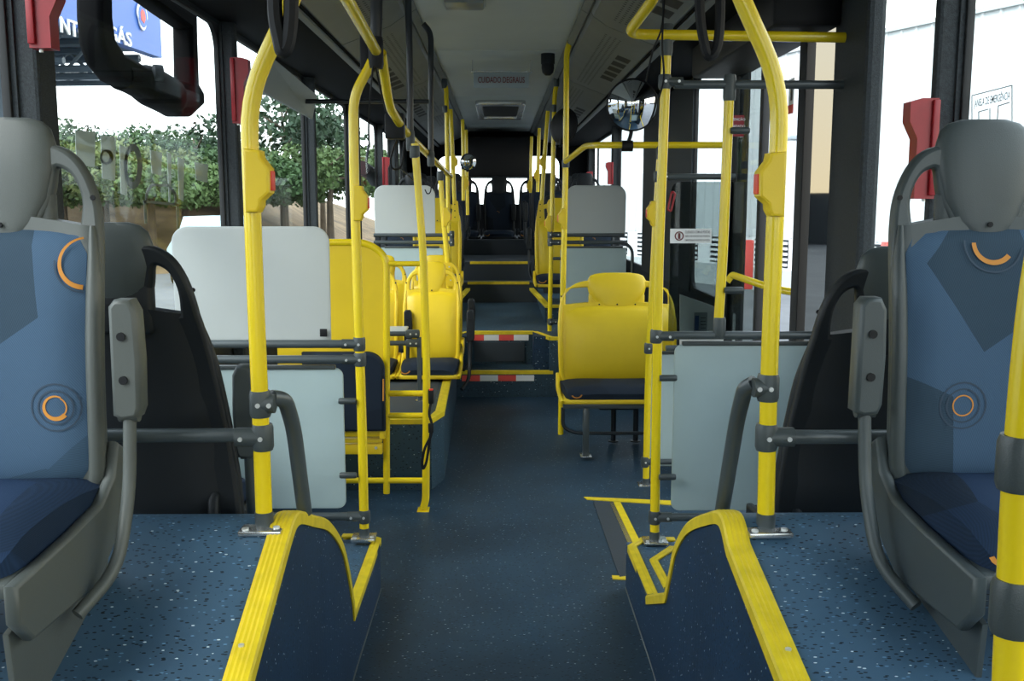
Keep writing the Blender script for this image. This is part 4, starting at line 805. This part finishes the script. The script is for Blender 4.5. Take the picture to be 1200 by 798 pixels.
# ================================================================== big mirror outside left window
X = -1.56
def plane_pts(L): return [(onx(x, y, X).y, onx(x, y, X).z) for x, y in L]
out = plane_pts([(102, -60), (103, 20), (106, 52), (114, 76), (130, 96), (165, 114), (203, 137), (214, 137), (230, 122), (229, 108), (223, 98), (221, 40), (219, -60)]); hole = plane_pts([(118, -40), (119, 22), (122, 45), (133, 62), (165, 80), (190, 90), (214, 97), (213, 34), (190, 18), (165, 0), (150, -20), (140, -40)])
om = thing('exterior_mirror', 'big black curved mirror arm and housing outside the left window', 'mirror', onx(160, 100, X))
v, f = plate([out, hole], .1, frame4((X, 0, 0), (0, 1, 0), (0, 0, 1)), .02); MB().add(v, f).build('mirror_frame', 'mirror_black', om, 50)
hp = [onx(x, y, X) for x, y in ((140, 88), (170, 98), (200, 114), (222, 118))]; MB().tube(hp, .09, 14, .05, radii=lambda u: .06+.03*math.sin(u*PI)).build('mirror_housing', 'mirror_black', om, 60)
p = onx(180, 85, X+.06); MB().cyl(p, p+V((.03, .02, 0)), .035).build('pivot', 'wall_dark', om)
X = -1.5; q = [onx(x, y, X) for x, y in ((425, 197), (434, 203), (439, 211))]; om2 = thing('exterior_mirror', 'small dark mirror on a thin arm outside the far left window', 'mirror', q[0]); MB().tube(q, .12, 10, 0, radii=lambda u: .08).build('mirror_housing', 'black', om2); MB().tube([q[0]+V((0, .2, 0)), onx(432, 170, X)], .015, 8, 0).build('arm', 'black', om2)
# ================================================================== outside
GZ = -.45
tag(MB().add([V((-90, -60, GZ)), V((90, -60, GZ)), V((90, 110, GZ)), V((-90, 110, GZ))], [(0, 1, 2, 3)]).build('ground', 'asphalt', None, 0), '', '')
g_ = bpy.data.objects['ground']; g_['kind'] = 'structure'; del g_['label']; del g_['category']
def L_(px, py, D): return at(px, py, D)
# earth bank on the left
a0 = V((-9, 16, GZ)); bank = MB(); P0 = [V((-60, 6, GZ)), V((-24, 20, GZ)), V((-12, 34, GZ)), V((-5, 60, GZ))]; ups = [V((-8, 12, 2.9)), V((-4, 12, 2.9)), V((-4, 12, 2.9)), V((-6, 10, 2.9)), V((-9, 6, 2.9))]
P0 = [V((-45, 12, GZ)), V((-13, 27, GZ)), V((-8.5, 31, GZ)), V((-6.5, 42, GZ)), V((-7, 75, GZ))]
bank.sweep(P0, lambda i: [P0[i], P0[i]+ups[i]*.35, P0[i]+ups[i]*.62+V((0, 0, .2)), P0[i]+ups[i]]); o = bank.build('earth_bank', 'earth', None, 60); o['kind'] = 'structure'
def tree(base, h, rad, kind, label, n=8000, conic=False, trunk=True, name='tree', ls=.1):
    base = V(base); t = thing(name, label, 'tree', base, 'trees beyond the left windows')
    if trunk:
        tr = MB(); tr.tube([base-V((0, 0, 2)), base, base+V((.1, 0, h*.4)), base+V((-.1, .1, h*.85))], .14, 8, 0, radii=lambda u: .16*(1-u*.8))
        for k in range(5): a = k*1.3; tr.tube([base+V((0, 0, h*(.4+.07*k))), base+V((math.cos(a)*rad*.6, math.sin(a)*rad*.6, h*(.6+.07*k)))], .05, 6, 0, radii=lambda u: .06*(1-u*.8))
        tr.build('trunk', 'bark', t)
    rng = np.random.default_rng(int(abs(base.x*31+base.y*17))); nb = 16; cc = rng.normal(size=(nb, 3)); cc /= np.linalg.norm(cc, axis=1)[:, None]; cc *= rng.uniform(.35, .95, (nb, 1)); cc[:, 2] = cc[:, 2]*h*.3+h*.55; cc[:, :2] *= rad
    idx = rng.integers(0, nb, n); d = rng.normal(size=(n, 3)); d /= np.linalg.norm(d, axis=1)[:, None]; c = cc[idx]+d*rad*.3*rng.uniform(.6, 1.1, (n, 1))*np.array([1, 1, .8])
    a = rng.normal(size=(n, 3)); a /= np.linalg.norm(a, axis=1)[:, None]; b = np.cross(a, rng.normal(size=(n, 3))); b /= np.linalg.norm(b, axis=1)[:, None]; s_ = rng.uniform(.6, 1.3, (n, 1))*ls
    q = np.stack([c-a*s_, c+b*s_*.6, c+a*s_, c-b*s_*.6], 1).reshape(-1, 3)
    me = bpy.data.meshes.new('foliage'); me.from_pydata(q.tolist(), [], np.arange(4*n).reshape(-1, 4).tolist()); me.materials.append(M['leaf_%d' % kind]); o = bpy.data.objects.new('foliage', me); COL.objects.link(o); o.parent = t; o['kind'] = 'stuff'
def tp(px, ytop, D, kind, rad, label, zb=1.0, **k):
    zb = 1.7; ytop += 12 if D < 27 else 0
    if D < 30: D *= 1.6; rad *= 1.5; k.setdefault('ls', .09)
    p = at(px, ytop, D); tree((p.x, p.y, zb), p.z-zb, rad, kind, label, **k)
tp(95, 128, 22, 0, 2.6, 'dark green tree under the blue sign'); tp(150, 135, 25, 2, 2.4, 'deep green tree in the middle of the large left window'); tp(120, 168, 20, 3, 2.0, 'pale yellow-green bushy tree in the large left window', zb=.4)
tp(190, 150, 27, 0, 2.4, 'green tree right of centre in the large left window'); tp(228, 138, 24, 2, 1.8, 'dark tree at the right side of the large left window'); tp(175, 185, 20, 1, 1.8, 'light green shrub tree low in the large left window', zb=.2)
tp(215, 190, 21, 1, 1.8, 'leafy shrub tree beside the left pillar', zb=.2); tp(70, 160, 20, 1, 2, 'green shrub tree at the left window edge', zb=.3); tp(245, 180, 26, 0, 2, 'round tree behind the left pillar', zb=.4)
tp(330, 95, 42, 2, 3.4, 'tall airy tree seen through the second left window', n=2600, ls=.15); tp(375, 120, 46, 2, 2.2, 'slim airy tree seen through the third left window', n=1500, ls=.15)
tp(385, 175, 38, 1, 3.0, 'round green tree low in the third left window', zb=0); tp(330, 185, 40, 1, 3.2, 'low green tree in the second left window', zb=0); tp(300, 180, 36, 0, 2.6, 'dense green tree behind the nearest left pole', zb=0)
for i, (px, D) in enumerate(((110, 32), (150, 31), (205, 33), (240, 34), (320, 42), (360, 44), (80, 31))): p = at(px, 250, D); tree((p.x, p.y, p.z), 1.1, .55, 1, ('small bush on the earth bank, number of seven from the pole side', )[0] if 0 else ['small bush on the bank below the blue sign', 'small bush on the bank in the window centre', 'small bush on the bank right of the window centre', 'small bush on the bank beside the left pillar', 'small bush in the second left window', 'small bush in the third left window', 'small bush at the far left of the bank'][i], n=1200, trunk=False, name='bush', ls=.07)
# canopy with blue sign
def PP(x, y, D): return at(x, y, D)
cA = at(190, 68, 15.5); D2 = 12.3; cB = at(60, 51, D2); zb = cA.z; cB.z = zb; zt = zb+.78
ext = cB+(cB-cA)*.8; cn = thing('station_canopy', 'canopy with a blue lettered fascia sign outside the left window', 'canopy', (cA+cB)/2)
dn = (cA-ext).normalized(); back = V((-dn.y, dn.x, 0)); back = back if back.y > 0 else -back
MB().add([ext, cA, V((cA.x, cA.y, zt)), V((ext.x, ext.y, zt))]+[p+back*.15 for p in (ext, cA, V((cA.x, cA.y, zt)), V((ext.x, ext.y, zt)))], [(0, 1, 2, 3), (7, 6, 5, 4), (0, 4, 5, 1), (1, 5, 6, 2), (2, 6, 7, 3), (3, 7, 4, 0)]).build('blue_fascia', 'sign_blue', cn, 0)
B2 = back*9
MB().add([p+V((0, 0, z)) for z in (.1, .5) for p in (ext+back*.15, cA+back*.15, cA+B2+V((0, 0, -0)), ext+B2)], [(0, 1, 2, 3), (4, 5, 6, 7), (0, 1, 5, 4), (1, 2, 6, 5), (2, 3, 7, 6), (3, 0, 4, 7)]).build('canopy_roof', 'canopy', cn, 0)
for k in range(7):
    a = ext+(cA-ext)*(.2+.13*k)+V((0, 0, -.02)); trs = MB(); trs.tube([a+back*.3, a+B2], .06, 6, 0); trs.tube([a+back*.3+V((0, 0, -.35)), a+B2+V((0, 0, -.35))], .05, 6, 0)
    for j in range(12): trs.tube([a+back*(.3+.72*j), a+back*(.66+.72*j)+V((0, 0, -.35)), a+back*(1.02+.72*j)], .03, 5, 0)
    trs.build('roof_truss', 'steel_dark', cn)
Ms = frame4(cA-back*.02, dn, (0, 0, 1))      # local X along fascia, ending at 0 on the right corner
def on_fascia(px, py):      # local x for a pixel on the fascia plane
    d = ray(px, py); n_ = back; o_ = V((0, 0, H)); t_ = (cA-o_).dot(n_)/d.dot(n_); p = o_+d*t_; return (p-cA).dot(dn), p.z-cA.z
x0, z0 = on_fascia(125, 40); x1, _ = on_fascia(151, 40)
def fas_text(s_, px0, px1, py, hgt):
    x0, z0 = on_fascia(px0, py); x1, z1 = on_fascia(px1, py+ (px1-px0)*.11); v, f = text(s_, 1, Matrix.Identity(4), .01, 'LEFT'); wd = max(q.x for q in v)
    MB().add([Ms @ V((x0+q.x/wd*(x1-x0), z0+q.y*hgt, q.z)) for q in v], f).build('lettering', 'white', cn, 0)
fas_text('GÁS', 124, 152, 38, .27); fas_text('NTO', 68, 101, 29, .27)
ex, ez = on_fascia(165, 19); v, f = plate([[(ex+.17*math.cos(a)*(1 if math.sin(a) > -.3 else .8), ez+.2*math.sin(a)) for a in [2*PI*k/20 for k in range(20)]]], .02, Ms, .004); MB().add(v, f).build('emblem_shield', 'white', cn); v, f = plate([[(ex+.14*math.cos(a), ez+.16*math.sin(a)) for a in [2*PI*k/20 for k in range(20)]]], .03, Ms, .004); MB().add(v, f).build('emblem_field', 'sign_blue', cn)
v, f = plate([[(ex-.07, ez-.06), (ex+.02, ez-.1), (ex+.08, ez-.02), (ex+.05, ez+.07), (ex-.02, ez+.1), (ex-.08, ez+.04)]], .04, Ms, .004); MB().add(v, f).build('emblem_figure', 'tape_red', cn)
for k, dd in ((0, 1.0), (1, 8.0)): c = ext+(cA-ext)*.55+back*dd; MB().cyl((c.x, c.y, GZ), (c.x, c.y, zb), .12).build('canopy_column', 'steel_dark', cn)
# lane, hut and cars outside left
for i, (px, py, D, c) in enumerate(((246, 284, 26, 'panel_blue'),)):
    p = at(px, py, D); t = thing('parked_car', 'pale car parked below the bank, seen over the grey panel', 'car', (p.x, p.y, GZ))
    ol = [(-.85, .25), (.85, .25), (.88, .75), (.72, .95), (.6, 1.4), (-.6, 1.4), (-.72, .95), (-.88, .75)]
    MB().ring([[V((p.x+x*.95, p.y+dy, GZ+z*1.25*(1 if -.5 < dy < 2.4 or z < 1 else .7))) for x, z in ol] for dy in (-.9, -.3, .3, 2.2, 3.0)]).build('body', c, t, 30); MB().box((p.x-.6, p.y-.32, GZ+1.22), (p.x+.6, p.y-.28, GZ+1.66)).build('windscreen', 'black', t, 0)
    for s in (-1, 1):
        for dy in (-.4, 2.2): MB().cyl((p.x+s*.85, p.y+dy, GZ+.3), (p.x+s*.7, p.y+dy, GZ+.3), .3, 14).build('wheel', 'rubber', t)
        MB().box((p.x+s*.5, p.y-.93, GZ+.6), (p.x+s*.72, p.y-.89, GZ+.72)).build('headlight', 'silver', t, 0)
# white corrugated building on the right
b0 = V((7.9, 20, 0)); bd = V((.4, -.916, 0)).normalized(); bn = V((-bd.y, bd.x, 0)); bn = bn if bn.x < 0 else -bn
bz = at(1039, 36, 20).z; bb = thing('warehouse', 'long white corrugated warehouse outside the right windows', 'building', b0)
t0, t1 = -12, 8.5; wl = MB(); P = []
k = t0
while k < t1: P += [(k, 0), (k+.30, 0), (k+.32, .035), (k+.36, .035), (k+.38, 0)]; k += .38
zl0 = at(1039, 284, 20).z
wl.add([b0+bd*a+bn*c+V((0, 0, z)) for z in (zl0, bz) for a, c in P], [(i, i+1, len(P)+i+1, len(P)+i) for i in range(len(P)-1)]); wl.build('corrugated_sheet', 'corrugated', bb, 0)
e = lambda a, c, z: b0+bd*a+bn*c+V((0, 0, z))
def bbox(a0, a1, c0, c1, z0, z1, nm, m):
    MB().add([e(a, c, z) for z in (z0, z1) for a, c in ((a0, c0), (a1, c0), (a1, c1), (a0, c1))], [(0, 1, 2, 3), (4, 5, 6, 7), (0, 1, 5, 4), (1, 2, 6, 5), (2, 3, 7, 6), (3, 0, 4, 7)]).build(nm, m, bb, 0)
bbox(t0, t1, -6, -.01, GZ, bz-.1, 'building_core', 'white'); bbox(t0, t1, -.1, .08, bz-.0, bz+.08, 'roof_edge', 'panel_grey'); bbox(t0, t1, -.02, .05, GZ, zl0-.75, 'plinth', 'panel_grey')
for k in range(11):
    a = t0+.6+k*1.8; bbox(a, a+1.2, -.02, .02, zl0-.7, zl0-.05, 'louvre_recess', 'wall_dark')
    for j in range(5): bbox(a, a+1.2, .0, .06, zl0-.66+j*.125, zl0-.62+j*.125+.02, 'louvre_slat', 'white')
p = at(1043, 292, 16); tag(MB().box(p-V((.12, .1, .5)), p+V((.12, .1, .12)), .02).build('fire_cabinet', 'tape_red', loc=p), 'red object before the warehouse louvres, beside the right pillar', 'cabinet')
p = at(873, 310, 20); tag(MB().box(p-V((.12, .1, .5)), p+V((.15, .1, .5)), .02).build('fire_cabinet', 'tape_red', loc=p), 'red object before the warehouse, seen through the doorway', 'cabinet')
p = at(934, 162, 17); lm = thing('wall_lamp', 'small grey lamp on the warehouse wall seen through the door', 'lamp', p); MB().box(p-V((.14, .1, .03)), p+V((.14, .2, .05)), .02).build('lamp_head', 'sign_grey', lm)
# evening skyline beyond, off to the right
for i in range(14):
    x = 40+(i*7 % 5)*3; y = -30+i*5.5; hgt = 2.3+(i*37 % 7)*.35; o = MB().box((x, y, GZ), (x+5, y+5.4, GZ+hgt)).build('distant_building', 'skyline', loc=(x, y, GZ), smooth=0); tag(o, 'distant dark building of the skyline right of the bus', 'building', 'distant skyline buildings')
